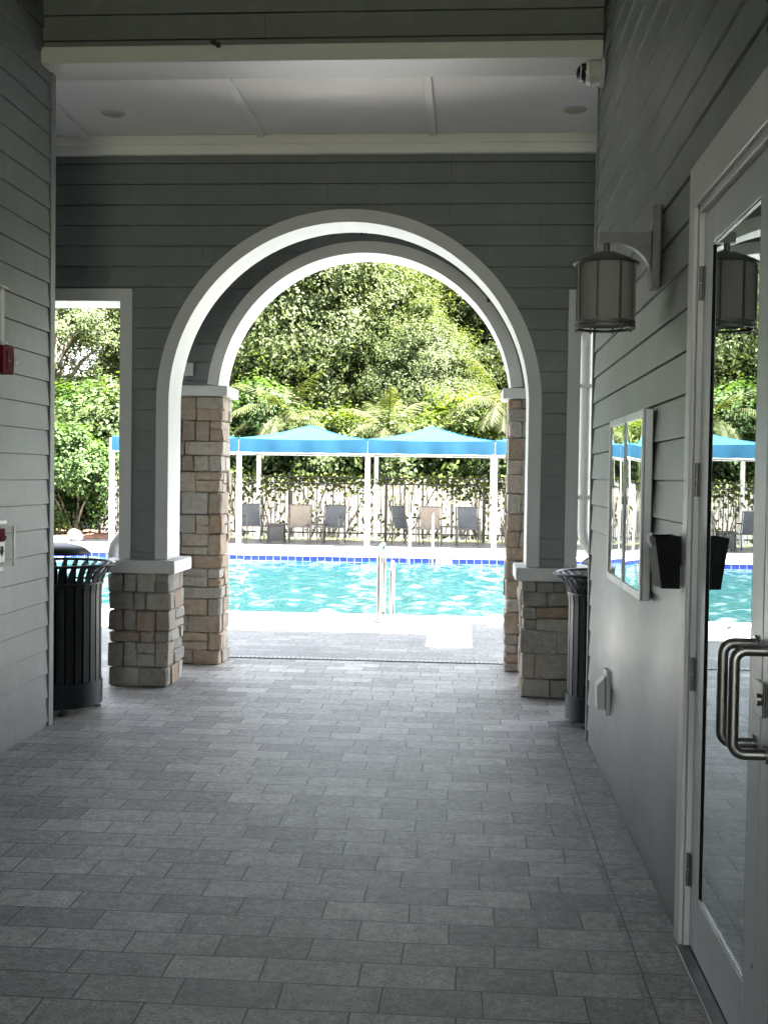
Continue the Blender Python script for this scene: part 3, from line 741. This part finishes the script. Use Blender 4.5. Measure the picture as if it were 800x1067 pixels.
# ------------------------------------------------------------------ litter bins
def bin_thing(loc, label):
    t = thing('litter_bin', (0, 0, 0), label, 'litter bin', 'black slatted litter bins')
    n = 30; s = MB()
    prof = [(.292, .20), (.292, .80), (.298, .86), (.315, .91), (.345, .955), (.385, .985)]
    for i in range(n):
        a = 2 * PI * (i + .5) / n; hw = .0235
        for k in range(len(prof) - 1):
            pass
        o = len(s.v); ca, sa = math.cos(a), math.sin(a)
        for r_, z in prof:
            w_ = hw if r_ < .3 else hw * (1 - .45 * (r_ - .298) / .087) if r_ > .3 else hw
            for dr_, sw in ((0, -1), (0, 1), (-.006, 1), (-.006, -1)):
                rr = r_ + dr_; s.v.append((rr * ca - sw * w_ * sa, rr * sa + sw * w_ * ca, z))
        for k in range(len(prof) - 1):
            for j in range(4): s.f.append((o + 4 * k + j, o + 4 * k + (j + 1) % 4, o + 4 * k + 4 + (j + 1) % 4, o + 4 * k + 4 + j))
        e = o + 4 * (len(prof) - 1); s.f.append((e, e + 1, e + 2, e + 3))
    build('slat_shell', s, 'black', t, local=True)
    ring = MB().lathe([(.288, .045), (.302, .045), (.302, .205), (.288, .205), (.288, .045)], n=48); build('base_band', ring, 'black', t, True, True)
    ring = MB().lathe([(.300, .855), (.306, .855), (.306, .868), (.300, .868)], n=48)
    for i in range(1): pass
    ring.tube([(.388 * math.cos(a), .388 * math.sin(a), .987) for a in [2 * PI * i / 48 for i in range(49)]], .010, 8, False)
    build('rim', ring, 'black', t, True, True)
    build('liner', MB().lathe([(.0, .09), (.272, .09), (.276, .84), (.262, .84), (.255, .12), (0, .12)], n=40), 'blackplastic', t, True, True)
    lid = build('bonnet', MB().lathe([(.205, 1.052), (.212, 1.050), (.214, 1.060), (.19, 1.085), (.14, 1.108), (.07, 1.123), (.0, 1.127)], n=40), 'black', t, True, True)
    for i in range(4):
        rd = MB(); a = 2 * PI * i / 4 + .1; rd.tube([(.205 * math.cos(a), .205 * math.sin(a), 1.055), (.205 * math.cos(a), .205 * math.sin(a), .95), (.27 * math.cos(a), .27 * math.sin(a), .83)], .005, 6)
        build('bonnet_rod', rd, 'black', lid, True, True)
    for i in range(4):
        a = 2 * PI * i / 4 + PI / 4 - .3; f = MB()
        f.tube([(.26 * math.cos(a), .26 * math.sin(a), .012), (.26 * math.cos(a), .26 * math.sin(a), .088)], .012, 8)
        f.lathe([(0, .002), (.035, .002), (.035, .012), (0, .013)], (.26 * math.cos(a), .26 * math.sin(a), 0), 14)
        build('foot', f, 'black', t, True, True)
    t.location = loc
    return t
lb_ = bin_thing((-2.735, 7.46, 0), 'black slatted litter bin by the left side opening, half hidden by the left wall')
dup(lb_, (.985, 7.46, 0), .4, 'black slatted litter bin beside the right stone pier, mostly hidden by the right wall')

# downspouts outside the wall
def downspout(sign, label):
    def X(x): return x if sign < 0 else 2 * AX - x
    y = AY + AT + .10; x0 = -2.665
    ps_ = [(x0 + .10, 2.99), (x0 + .06, 2.90), (x0 + .015, 2.82), (x0, 2.74), (x0, 1.22), (x0 - .012, 1.13), (x0 - .085, 1.03), (x0 - .10, .96), (x0 - .095, .87), (x0 - .03, .77), (x0 - .012, .70), (x0 - .012, .03)]
    t = thing('downspout', (X(x0), y, 0), label, 'downspout', 'white downspouts beside the side openings')
    build('pipe', MB().tube([(X(a), y, b) for a, b in ps_], .043, 14), 'trim', t, True)
    for z in (2.3, 1.45, .4):
        st = MB(); st.box(X(x0) - .06, X(x0) + .06, y - .046, y + .02, z, z + .03, .002)
        build('strap', st, 'trim', t)
    build('outlet', boxm(X(x0) - .085, X(x0) - .045, y - .1, y - .05, .002, .07, .004), 'blackplastic', t)
downspout(-1, 'white downspout with an offset elbow inside the left side opening')
downspout(1, 'white downspout with an offset elbow inside the right side opening')
# little mud nests
for q, lb in (((.19, BY - .045, 3.06), 'small dark mud nest on the right shoulder of the second arch'), ((-.86, BY - .045, 3.60), 'small dark mud nest above the crown of the second arch'), ((-1.53, 6.745, 4.175), 'small dark mud nest on top of the white beam')):
    rnd = random.Random(str(q)); b = MB()
    for k in range(5):
        c = Vector(q) + Vector((rnd.uniform(-.025, .025), rnd.uniform(-.004, .004), rnd.uniform(-.014, .014))); rr = rnd.uniform(.009, .016)
        b.lathe([(rr * math.cos(t), rr * math.sin(t)) for t in [(-PI / 2 + PI * i / 6) for i in range(7)]], c, 9)
    tag(build('mud_nest', b, 'nest'), lb, 'nest', 'dark mud nests')

# ------------------------------------------------------------------ pool rails and ladder
def rail_pts(x, ya, za, yb, zb, h, r=.12):
    p = [(x, ya, za)]
    for i in range(7): a = PI / 2 * i / 6; p.append((x, ya + r * (1 - math.cos(a)), h - r + r * math.sin(a)))
    for i in range(7): a = PI / 2 * i / 6; p.append((x, yb - r + r * math.sin(a), h - r + r * math.cos(a)))
    p.append((x, yb, zb)); return p
def flange(x, y): return MB().lathe([(.022, .001), (.052, .013), (.056, .020), (.030, .034), (.022, .036)], (x, y, 0), 20)
r1 = thing('handrail', (-.92, 12.4, 0), 'tall steel grab rail at the near pool edge, taller of the pair', 'handrail', 'steel rails at the near pool edge')
build('rail', MB().tube(rail_pts(-.92, 12.36, 0, 13.15, -.6, .835, .2), .023, 14), 'steel', r1, True); build('flange', flange(-.92, 12.36), 'steel', r1, True)
r2 = thing('handrail', (-.84, 13.1, 0), 'short steel grab rail at the near pool edge, right of the tall one', 'handrail', 'steel rails at the near pool edge')
build('rail', MB().tube(rail_pts(-.832, 13.06, -.5, 13.5, -.7, .60, .15), .021, 14), 'steel', r2, True)
ld = thing('pool_ladder', (-.86, 23.1, 0), 'steel pool ladder with two tall rails at the far pool edge', 'ladder')
for x in (-1.10, -.63):
    rl = build('rail', MB().tube(rail_pts(x, 23.42, 0, 22.86, -.9, .88, .2)[:] if False else [(x, 23.42, 0), (x, 23.42, .66), (x, 23.36, .79), (x, 23.25, .87), (x, 23.12, .88), (x, 22.98, .82), (x, 22.88, .68), (x, 22.86, -.9)], .024, 14), 'steel', ld, True)
    build('flange', flange(x, 23.42), 'steel', ld, True)
for z in (-.3, -.6): build('step', boxm(-1.1, -.63, 22.78, 22.88, z, z + .03, .004), 'steel', ld)

# ------------------------------------------------------------------ shade canopies
CX = [-8.09, -5.135, -2.19, .675, 3.55, 6.45]; CY = 25.54; CD = 2.5
lbls = ['blue shade canopy at the far left, behind the left stone pillar', 'blue peaked shade canopy left of centre in the arch', 'blue peaked shade canopy right of centre in the arch',
        'blue shade canopy mostly hidden behind the right stone pillar', 'blue shade canopy farthest right along the pool']
def canopy(x0, x1, last, label):
    t = thing('shade_canopy', ((x0 + x1) / 2, CY, 0), label, 'canopy', 'blue shade canopies by the pool')
    y0, y1 = CY, CY + CD; zb, zv, zp = 2.125, 2.435, 2.80; xm, ym_ = (x0 + x1) / 2, (y0 + y1) / 2
    e = .02; a0, a1 = x0 + e * .3, x1 - e * .3
    n = 10; mb = MB()
    # roof with a slight sag, valance folded down at its edge
    ring = [(a0, y0 - .05), (a1, y0 - .05), (a1, y1 + .05), (a0, y1 + .05)]
    for k in range(4):
        p, q = ring[k], ring[(k + 1) % 4]; o = len(mb.v)
        for i in range(n + 1):
            for j in range(n + 1):
                u, v = i / n, j / n
                bx_ = p[0] + (q[0] - p[0]) * u; by_ = p[1] + (q[1] - p[1]) * u
                x = bx_ + (xm - bx_) * v; y = by_ + (ym_ - by_) * v
                sag = -.05 * math.sin(PI * v) - .028 * math.sin(PI * u) * (1 - v)
                mb.v.append((x, y, zv + (zp - zv) * v + sag))
        for i in range(n):
            for j in range(n): mb.f.append((o + i * (n + 1) + j, o + (i + 1) * (n + 1) + j, o + (i + 1) * (n + 1) + j + 1, o + i * (n + 1) + j + 1))
    build('canopy_top', mb, 'canopy', t, True)
    va = MB()
    for k in range(4):
        p, q = ring[k], ring[(k + 1) % 4]; o = len(va.v); L = 24
        for i in range(L + 1):
            u = i / L; x = p[0] + (q[0] - p[0]) * u; y = p[1] + (q[1] - p[1]) * u
            nx, ny = (q[1] - p[1]), -(q[0] - p[0]); m = math.hypot(nx, ny); w_ = .012 * math.sin(u * 21 + k) + .006 * math.sin(u * 47)
            zt_ = zv - .028 * math.sin(PI * u)
            va.v += [(x + nx / m * .004, y + ny / m * .004, zt_ + .006), (x + nx / m * (.008 + w_ * .5), y + ny / m * (.008 + w_ * .5), (zt_ + zb) / 2), (x + nx / m * (.006 + w_), y + ny / m * (.006 + w_), zb + .006 * math.sin(u * 33))]
        for i in range(L):
            for j in range(2): va.f.append((o + 3 * i + j, o + 3 * i + 3 + j, o + 3 * i + 4 + j, o + 3 * i + 1 + j))
    build('valance', va, 'canopy', t, True)
    for k in range(4):
        sm = MB(); p = ring[k]; pts = []
        for i in range(9): v = i / 8; pts.append((p[0] + (xm - p[0]) * v, p[1] + (ym_ - p[1]) * v, zv + (zp - zv) * v - .05 * math.sin(PI * v) + .004))
        sm.tube(pts, .012, 6)
        build('seam', sm, 'canopy', t, True)
    h = .028
    fr = MB(); fr.box(x0 + .052, x1 - .052, y0 - h, y0 + h, 2.100, 2.132, .004); build('frame_beam', fr, 'whitemetal', t); fr = MB(); fr.box(x0 + .052, x1 - .052, y1 - h, y1 + h, 2.100, 2.132, .004); build('frame_beam', fr, 'whitemetal', t); fr = MB()
    fr.box(x0 - h, x0 + h, y0 + .052, y1 - .052, 2.100, 2.132, .004)
    build('frame_beam', fr, 'whitemetal', t)
    for xx in ((x0, x1) if last else (x0,)):
        for yy in (y0, y1):
            o = build('post', boxm(xx - .05, xx + .05, yy - .05, yy + .05, 0, 2.41, .006, 2), 'whitemetal', t)
            build('base_plate', boxm(xx - .08, xx + .08, yy - .08, yy + .08, .001, .014, .003), 'whitemetal', o)
for i, lb in enumerate(lbls): canopy(CX[i], CX[i + 1], i == len(lbls) - 1, lb)

# ------------------------------------------------------------------ patio chairs and tables
def chair(mat, label):
    t = thing('patio_chair', (0, 0, 0), label, 'chair', 'sling chairs along the fence')
    # faces -y
    s = MB(); n = 8
    def sheet(pts, w): 
        o = len(s.v)
        for y, z in pts: s.v.extend([(-w, y, z), (w, y, z), (w, y + .004, z + .008), (-w, y + .004, z + .008)])
        for i in range(len(pts) - 1):
            for j in range(4): s.f.append((o + 4 * i + j, o + 4 * i + (j + 1) % 4, o + 4 * i + 4 + (j + 1) % 4, o + 4 * i + 4 + j))
        s.f.append((o, o + 1, o + 2, o + 3)); e = o + 4 * (len(pts) - 1); s.f.append((e, e + 1, e + 2, e + 3))
    sheet([(-.24, .41), (-.1, .385), (.1, .375), (.2, .385)], .235); build('seat', s, mat, t, True, True)
    s = MB(); sheet([(.205, .40), (.25, .55), (.285, .72), (.33, .90)], .235); build('backrest', s, mat, t, True, True)
    for x in (-.26, .26):
        build('leg', MB().tube([(x, -.26, 0), (x, -.25, .62)], .014, 8), 'frame', t, True, True)
        build('leg', MB().tube([(x, .30, 0), (x, .20, .40), (x, .26, .58), (x, .335, .91)], .014, 8), 'frame', t, True, True)
        build('armrest', MB().tube([(x, -.27, .615), (x, -.1, .64), (x, .25, .62)], .019, 8), 'frame', t, True, True)
    for q in ([(-.25, -.245, .40), (.25, -.245, .40)], [(-.25, .335, .905), (.25, .335, .905)], [(-.25, .205, .39), (.25, .205, .39)]):
        build('crossbar', MB().tube(q, .013, 8), 'frame', t, True, True)
    return t
tan = chair('sling_tan', 'tan sling chair left of the dark side table'); tan.location = (-3.86, 26.45, 0); tan.rotation_euler = (0, 0, .12)
gry = chair('sling_gray', 'gray sling chair right of the brown side table'); gry.location = (-3.13, 26.6, 0); gry.rotation_euler = (0, 0, -.18)
dup(tan, (-.82, 26.5, 0), -.1, 'tan sling chair behind the far ladder rails')
dup(gry, (.10, 26.6, 0), .08, 'gray sling chair at the right, near the right stone pillar')
dup(gry, (-1.32, 26.9, 0), 1.0, 'gray sling chair turned sideways beside the right tan chair')
dup(gry, (-4.98, 26.6, 0), .5, 'gray sling chair farthest left, behind a canopy post')
def side_table(loc, label, mat):
    t = thing('side_table', loc, label, 'side table', 'low tables between the chairs'); x, y, _ = loc
    build('table_top', boxm(x - .22, x + .22, y - .22, y + .22, .43, .46, .006, 2), mat, t)
    for a in (-.18, .18):
        for b in (-.18, .18): build('leg', boxm(x + a - .015, x + a + .015, y + b - .015, y + b + .015, 0, .429), mat, t)
    if label.startswith('dark boxy'): build('panel', boxm(x - .19, x + .19, y - .162, y + .162, .06, .425, .004), mat, t)
side_table((-4.42, 26.5, 0), 'dark boxy side table left of the left tan chair', 'iron')
side_table((-3.50, 26.75, 0), 'brown slim side table between the left tan and gray chairs', 'frame')
side_table((-.34, 26.8, 0), 'brown slim side table right of the right tan chair', 'frame')

# ------------------------------------------------------------------ fences
FY = 28.05
fe = thing('iron_fence', (-1, FY, 0), 'black iron picket fence behind the chairs, overgrown at the top', 'fence')
xs = [-9.2 + 2.42 * i for i in range(9)]
for i, x in enumerate(xs):
    build('post', boxm(x - .03, x + .03, FY - .03, FY + .03, 0, 1.68, .004), 'iron', fe)
    if i < len(xs) - 1:
        pk = MB(); x1 = xs[i + 1]
        for z in (.17, 1.40, 1.56): pk.box(x + .031, x1 - .031, FY - .018, FY + .018, z, z + .035)
        m = int((x1 - x) / .115)
        for j in range(1, m): xx = x + (x1 - x) * j / m; pk.box(xx - .007, xx + .007, FY - .007, FY + .007, .08, 1.60)
        build('picket_panel', pk, 'iron', fe)
vf = thing('board_fence', (-1, 28.75, 0), 'weathered white board fence behind the iron pickets', 'fence')
b = MB(); rnd = random.Random(4)
for i in range(126): x = -9.4 + i * .152; b.box(x, x + .147, 28.72 + rnd.uniform(0, .02), 28.76, .02, 1.55 + rnd.uniform(-.03, .03), .004)
build('boards', b, 'whiteboard', vf); b = MB(); b.box(-9.4, 9.7, 28.761, 28.81, .3, .39); b.box(-9.4, 9.7, 28.761, 28.81, 1.2, 1.29); build('rail', b, 'whiteboard', vf)
sg = thing('fence_sign', (-3.12, FY, 1.1), 'small blank white sign hung on the iron fence', 'sign')
build('sign_plate', boxm(-3.24, -3.01, FY - .034, FY - .020, 1.00, 1.19, .004), 'white', sg)

# ------------------------------------------------------------------ foliage
def quads_mesh(name, P, N, S, mat, parent, aspect=1.0, rng=None, droop=None):
    """P centres, N normals, S sizes -> diamond leaves"""
    n = len(P); N = N / np.linalg.norm(N, axis=1, keepdims=True)
    T = rng.normal(size=(n, 3)); 
    if droop is not None: T = T * .6 + np.array(droop)
    T -= N * (T * N).sum(1, keepdims=True); T /= np.linalg.norm(T, axis=1, keepdims=True); B = np.cross(N, T)
    S = S[:, None]; L = S * .5; Wd = S * .5 * aspect; f = S * .10
    V = np.empty((n, 4, 3)); V[:, 0] = P - T * L - N * f; V[:, 1] = P + B * Wd; V[:, 2] = P + T * L - N * f; V[:, 3] = P - B * Wd
    me = bpy.data.meshes.new(name); me.vertices.add(n * 4); me.vertices.foreach_set('co', V.reshape(-1))
    me.loops.add(n * 4); me.loops.foreach_set('vertex_index', np.arange(n * 4, dtype=np.int32))
    me.polygons.add(n); me.polygons.foreach_set('loop_start', np.arange(0, n * 4, 4, dtype=np.int32))
    me.update(calc_edges=True); me.materials.append(M[mat])
    o = bpy.data.objects.new(name, me); C.objects.link(o); o.parent = parent; return o
def clumps(rng, centres, radii, per, size, flat=.75, up=.5, mid=None, twig=9):
    """leafy twigs strewn through uneven, stretched clumps"""
    P, N, S = [], [], []
    mid = np.mean(centres, axis=0) if mid is None else mid
    for c, r in zip(centres, radii):
        nt_ = max(1, per // twig)
        ax = rng.normal(size=(3, 3)); ax, _ = np.linalg.qr(ax); st = rng.uniform(.45, 1.25, 3)
        q = (rng.normal(size=(nt_, 3)) * .52 * st) @ ax.T * r; q[:, 2] *= flat; q[:, 2] -= .25 * (q[:, :2] ** 2).sum(1) / max(r, .1)
        t = c + q; d = rng.normal(size=(nt_, 3)) * .6 + (t - mid) / (np.linalg.norm(t - mid, axis=1, keepdims=True) + .1) + np.array([0, 0, -.1])
        d /= np.linalg.norm(d, axis=1, keepdims=True)
        k = rng.uniform(-1, 1, size=(nt_, twig, 1)) * size * 2.4
        p = (t[:, None, :] + d[:, None, :] * k + rng.normal(size=(nt_, twig, 3)) * size * .55).reshape(-1, 3)
        o = (p - mid) / (np.linalg.norm(p - mid, axis=1, keepdims=True) + .1)
        P.append(p); N.append(o * .8 + rng.normal(size=p.shape) * .36 + (t - c).repeat(twig, 0) / max(r, .1) * .45 + np.array([0, 0, up])); S.append(rng.uniform(.55, 1.35, len(p)) * size)
    return np.concatenate(P), np.concatenate(N), np.concatenate(S)
def tree(seed, label, mat, H, Rw, z0, nb, per, size, airy=1.0, group='trees behind the fence'):
    rng = np.random.default_rng(seed); rnd = random.Random(seed)
    t = thing('broadleaf_tree', (0, 0, 0), label, 'tree', group)
    cs = []; zc = (H + z0) / 2; hz = (H - z0) / 2
    while len(cs) < nb:
        d = rng.normal(size=3); d /= np.linalg.norm(d); q = rng.uniform(.35, 1.0) ** .6
        c = np.array([d[0] * Rw * q, d[1] * Rw * .8 * q, zc + d[2] * hz * q])
        c[:2] *= 1.0 - .25 * max(0, (c[2] - zc) / hz)
        cs.append(c)
    cs = np.array(cs); rr = rng.uniform(.45, 1.35, nb) * Rw * .27 * airy
    P, N, S = clumps(rng, cs, rr, per, size)
    tk = MB(); fork = H * .30
    tk.tube([(0, 0, -.05), (.05, 0, fork * .5), (-.05, .05, fork), (.1, 0, H * .6), (0, 0, H * .85)], [.24, .19, .15, .09, .03], 10)
    for k in range(16):
        c = cs[rnd.randrange(nb)]; zb_ = rnd.uniform(.2, .6) * H
        mid = Vector((c[0] * .5, c[1] * .5, (zb_ + c[2]) / 2 + .3)); tk.tube([(0, 0, zb_), mid, Vector(c)], [.06, .035, .012], 6)
    build('trunk', tk, 'bark', t, True, True)
    quads_mesh('crown', P, N, S, mat, t, .46, rng)
    return t
oakA = tree(1, 'broad olive green tree at the left of the arch view', 'leaf_oak', 12.5, 4.3, 1.2, 230, 980, .125)
oakB = tree(2, 'tall dense dark tree in the centre of the arch view', 'leaf_dark', 13.0, 4.6, .8, 230, 940, .13)
oakC = tree(3, 'rounded olive tree right of centre in the arch view', 'leaf_oak', 12.0, 4.2, 1.0, 230, 980, .125)
airy = tree(9, 'thin airy tree with sky showing through, in the left side opening', 'leaf_oak', 10.5, 3.2, 2.2, 60, 640, .12, .95)
oakA.location = (-5.6, 36, 0); oakB.location = (-2.2, 41, 0); oakC.location = (1.2, 37.5, 0); airy.location = (-13.4, 36, 0)
dup(oakC, (-9.4, 39.5, 0), 1.9, 'olive tree behind the left stone pillar')
dup(oakA, (5.2, 37, 0), 2.6, 'broad olive tree behind the right stone pillar')
dup(oakB, (9.6, 41, 0), 1.1, 'dense dark tree at the far right beyond the fence')
dup(oakB, (-7.4, 45, 0), 4.0, 'tall dark tree standing back between the left olive trees')
dup(oakB, (4.0, 45, 0), 2.2, 'tall dark tree standing back on the right of the arch view')
dup(oakC, (-4.2, 48, 0), 3.3, 'olive tree at the back, between the left and central trees', (1.05, 1.05, 1.05))
dup(oakA, (.9, 49, 0), 1.0, 'olive tree at the back, right of the central dark tree', (1.05, 1.05, 1.1))
dup(oakA, (-18.2, 39, 0), 4.4, 'broad olive tree at the far left, beyond the side opening')
dup(oakC, (13.5, 37, 0), .7, 'rounded olive tree at the far right end')
dup(oakC, (-1.6, 34.5, 0), 5.0, 'smaller olive tree low in the centre of the arch view', (.62, .62, .62))
# shrubs and undergrowth
def shrub(seed, name, label, cat, mat, H, Rw, nb, per, size, group, asp=.6, droop=None):
    rng = np.random.default_rng(seed)
    t = thing(name, (0, 0, 0), label, cat, group); cs = []
    for k in range(nb):
        d = rng.normal(size=3); d /= np.linalg.norm(d); q = rng.uniform(.3, 1) ** .5
        cs.append([d[0] * Rw * q * .85, d[1] * Rw * q * .85, H * .52 + d[2] * H * .44 * q])
    P, N, S = clumps(rng, np.array(cs), rng.uniform(.5, 1.3, nb) * Rw * .34, per, size)
    P[:, 2] = np.maximum(P[:, 2], .03)
    tk = MB(); rnd = random.Random(seed)
    for k in range(7):
        c = cs[k % nb]; tk.tube([(rnd.uniform(-.1, .1), rnd.uniform(-.1, .1), -.02), (c[0] * .4, c[1] * .4, c[2] * .5), tuple(c)], [.035, .025, .01], 6)
    build('stems', tk, 'stem', t, True, True); quads_mesh('foliage', P, N, S, mat, t, asp, rng, droop)
    return t
UG = 'shrubs growing behind the fence'
lime = shrub(11, 'lime_shrub', 'bright yellow green umbrella-leaved shrub in the right of the arch view', 'shrub', 'leaf_lime', 4.2, 1.5, 46, 170, .20, UG, .42, (0, 0, -.8)); lime.location = (-.35, 31.2, 0)
dup(lime, (-3.0, 31.0, 0), 2.0, 'bright yellow green shrub just above the left canopy peak', (.9, .9, .86))
gs = shrub(12, 'leafy_shrub', 'mid green shrub at the left edge of the arch view', 'shrub', 'leaf_green', 4.4, 1.6, 60, 260, .14, UG); gs.location = (-5.9, 31.3, 0)
ds = shrub(13, 'dark_shrub', 'dark green shrub low behind the left canopy', 'shrub', 'leaf_dark', 3.3, 1.7, 60, 240, .15, UG); ds.location = (-4.3, 30.6, 0)
dup(ds, (-1.7, 30.6, 0), 1.0, 'dark green shrub low between the two canopy peaks')
dup(ds, (1.6, 30.7, 0), 2.0, 'dark green shrub low behind the right canopy')
dup(ds, (-7.4, 30.6, 0), 3.0, 'dark green shrub low behind the leftmost canopy')
dup(gs, (3.6, 31.4, 0), 2.4, 'mid green shrub hidden behind the right pillar'); dup(gs, (6.6, 31.2, 0), 4.4, 'mid green shrub at the far right behind the fence')
dup(gs, (-11.4, 32.5, 0), 1.4, 'mid green shrub behind the round lime shrub on the left', (1.25, 1.25, 1.0))
dup(ds, (-9.6, 31.5, 0), 1.4, 'dark green shrub beyond the left end of the fence', (1.2, 1.2, 1.25))
dup(ds, (-13.6, 31, 0), 2.4, 'dark green shrub at the far left of the planting bed', (1.2, 1.2, 1.0))
rs = shrub(15, 'round_shrub', 'big round lime green shrub beside the boulder in the left side opening', 'shrub', 'leaf_green', 2.85, 1.15, 70, 330, .10, 'shrubs in the planting bed'); rs.location = (-9.75, 27.6, 0)
dup(rs, (-11.9, 28.0, 0), 1.2, 'round lime green shrub at the far left of the planting bed')
# palms
def palm(seed, label, H, n, L):
    rnd = random.Random(seed); t = thing('palm', (0, 0, 0), label, 'palm', 'palms behind the fence')
    build('trunk', MB().tube([(0, 0, -.05), (.05, 0, H * .5), (0, 0, H)], [.13, .1, .09], 10), 'bark', t, True, True)
    fr = MB()
    for k in range(n):
        a = 2 * PI * k / n + rnd.uniform(-.2, .2); el = rnd.uniform(.1, 1.2); l = L * rnd.uniform(.8, 1.1)
        pts = []; p = Vector((0, 0, H)); d = Vector((math.cos(a) * math.cos(el), math.sin(a) * math.cos(el), math.sin(el)))
        for i in range(15): pts.append(p.copy()); p = p + d * l / 14; d = (d + Vector((0, 0, -.095))).normalized()
        fr.tube(pts[:12], .012, 4)
        for i in range(2, 15):
            tdir = (pts[i] - pts[i - 1]).normalized(); sd = tdir.cross(Vector((0, 0, 1))).normalized()
            for sg_ in (-1, 1):
                for h2 in (0, .5):
                    b0 = pts[i - 1].lerp(pts[i], h2); ll = .55 * L * .5 * math.sin(PI * (i / 15) ** .7) + .1
                    tip = b0 + (sd * sg_ * .8 + tdir * .6 + Vector((0, 0, -.35 - rnd.uniform(0, .3)))).normalized() * ll
                    w_ = tdir * .022; fr.add([b0 - w_, b0 + w_, tip], [(0, 1, 2)])
    build('fronds', fr, 'leaf_palm', t, False, True); return t
pm = palm(3, 'feathery palm beside the right stone pillar', 3.5, 26, 2.1); pm.location = (1.05, 30.6, 0)
dup(pm, (-2.05, 30.3, 0), 1.3, 'feathery palm in the centre behind the canopies', (.85, .85, .80)); dup(pm, (-4.9, 30.6, 0), 2.3, 'feathery palm on the left, half hidden by shrubs', (.9, .9, .9))
# climbing vine along the fence top
rng = np.random.default_rng(5)
vn = thing('climbing_vine', (0, FY, 0), 'climbing vine hanging over the top of the iron fence', 'vine')
n = 7000; x = rng.uniform(-9.2, 9.6, n); den = .5 + .5 * np.sin(x * 1.7 + 1) * np.sin(x * .63 + 2)
z = 1.60 - np.abs(rng.normal(0, 1, n)) * (.09 + .30 * den ** 2) + rng.normal(0, .05, n); keep = (z > .1) & (rng.uniform(0, 1, n) < .35 + .65 * den)
P = np.stack([x, FY + .1 + rng.normal(0, .13, n), z], 1)[keep]
n2 = 1300; P2 = np.stack([rng.uniform(-9.2, 9.6, n2), FY + .25 + rng.normal(0, .14, n2), rng.uniform(.1, 1.55, n2)], 1)
P = np.concatenate([P, P2]); N = rng.normal(size=P.shape) * .7 + np.array([0, -.7, .5]); quads_mesh('leaves', P, N, rng.uniform(.07, .15, len(P)), 'leaf_vine', vn, .7, rng).location = (0, -FY, 0)
vs = MB(); rnd = random.Random(8)
for k in range(150):
    x = rnd.uniform(-9.2, 9.6); pts = []; y = 28.3 + rnd.uniform(-.1, .32); xx = x; lean = rnd.uniform(-.12, .12)
    for i in range(8): pts.append((xx, y, 1.6 * i / 7)); xx += lean + rnd.uniform(-.05, .05)
    vs.tube(pts, rnd.uniform(.006, .016), 5)
build('stems', vs, 'stem', vn, True)
# planting bed and boulder
be = MB(); n = 26; pts = [(-11.5 + 3.3 * math.cos(2 * PI * i / n), 28.2 + 2.2 * math.sin(2 * PI * i / n) , .006) for i in range(n)]
be.v = pts + [(a * .9 - 1.15, b * .9 + 2.82, .07) for a, b, _ in pts]; be.f = [(i, (i + 1) % n, n + (i + 1) % n, n + i) for i in range(n)] + [tuple(range(n, 2 * n))]
tag(build('planting_bed', be, 'mulch'), 'red brown mulch bed under the shrubs', kind='structure')
b = bmesh.new(); bmesh.ops.create_icosphere(b, subdivisions=3, radius=.19)
rnd = random.Random(2)
from mathutils import noise as mnoise
for v in b.verts: v.co += v.co.normalized() * mnoise.noise(v.co * 5) * .05; v.co.z *= .85; v.co += Vector((-9.02, 25.75, .13))
tag(build('boulder', MB().bm(b), 'boulder', None, True), 'round white boulder at the edge of the mulch bed', 'boulder')
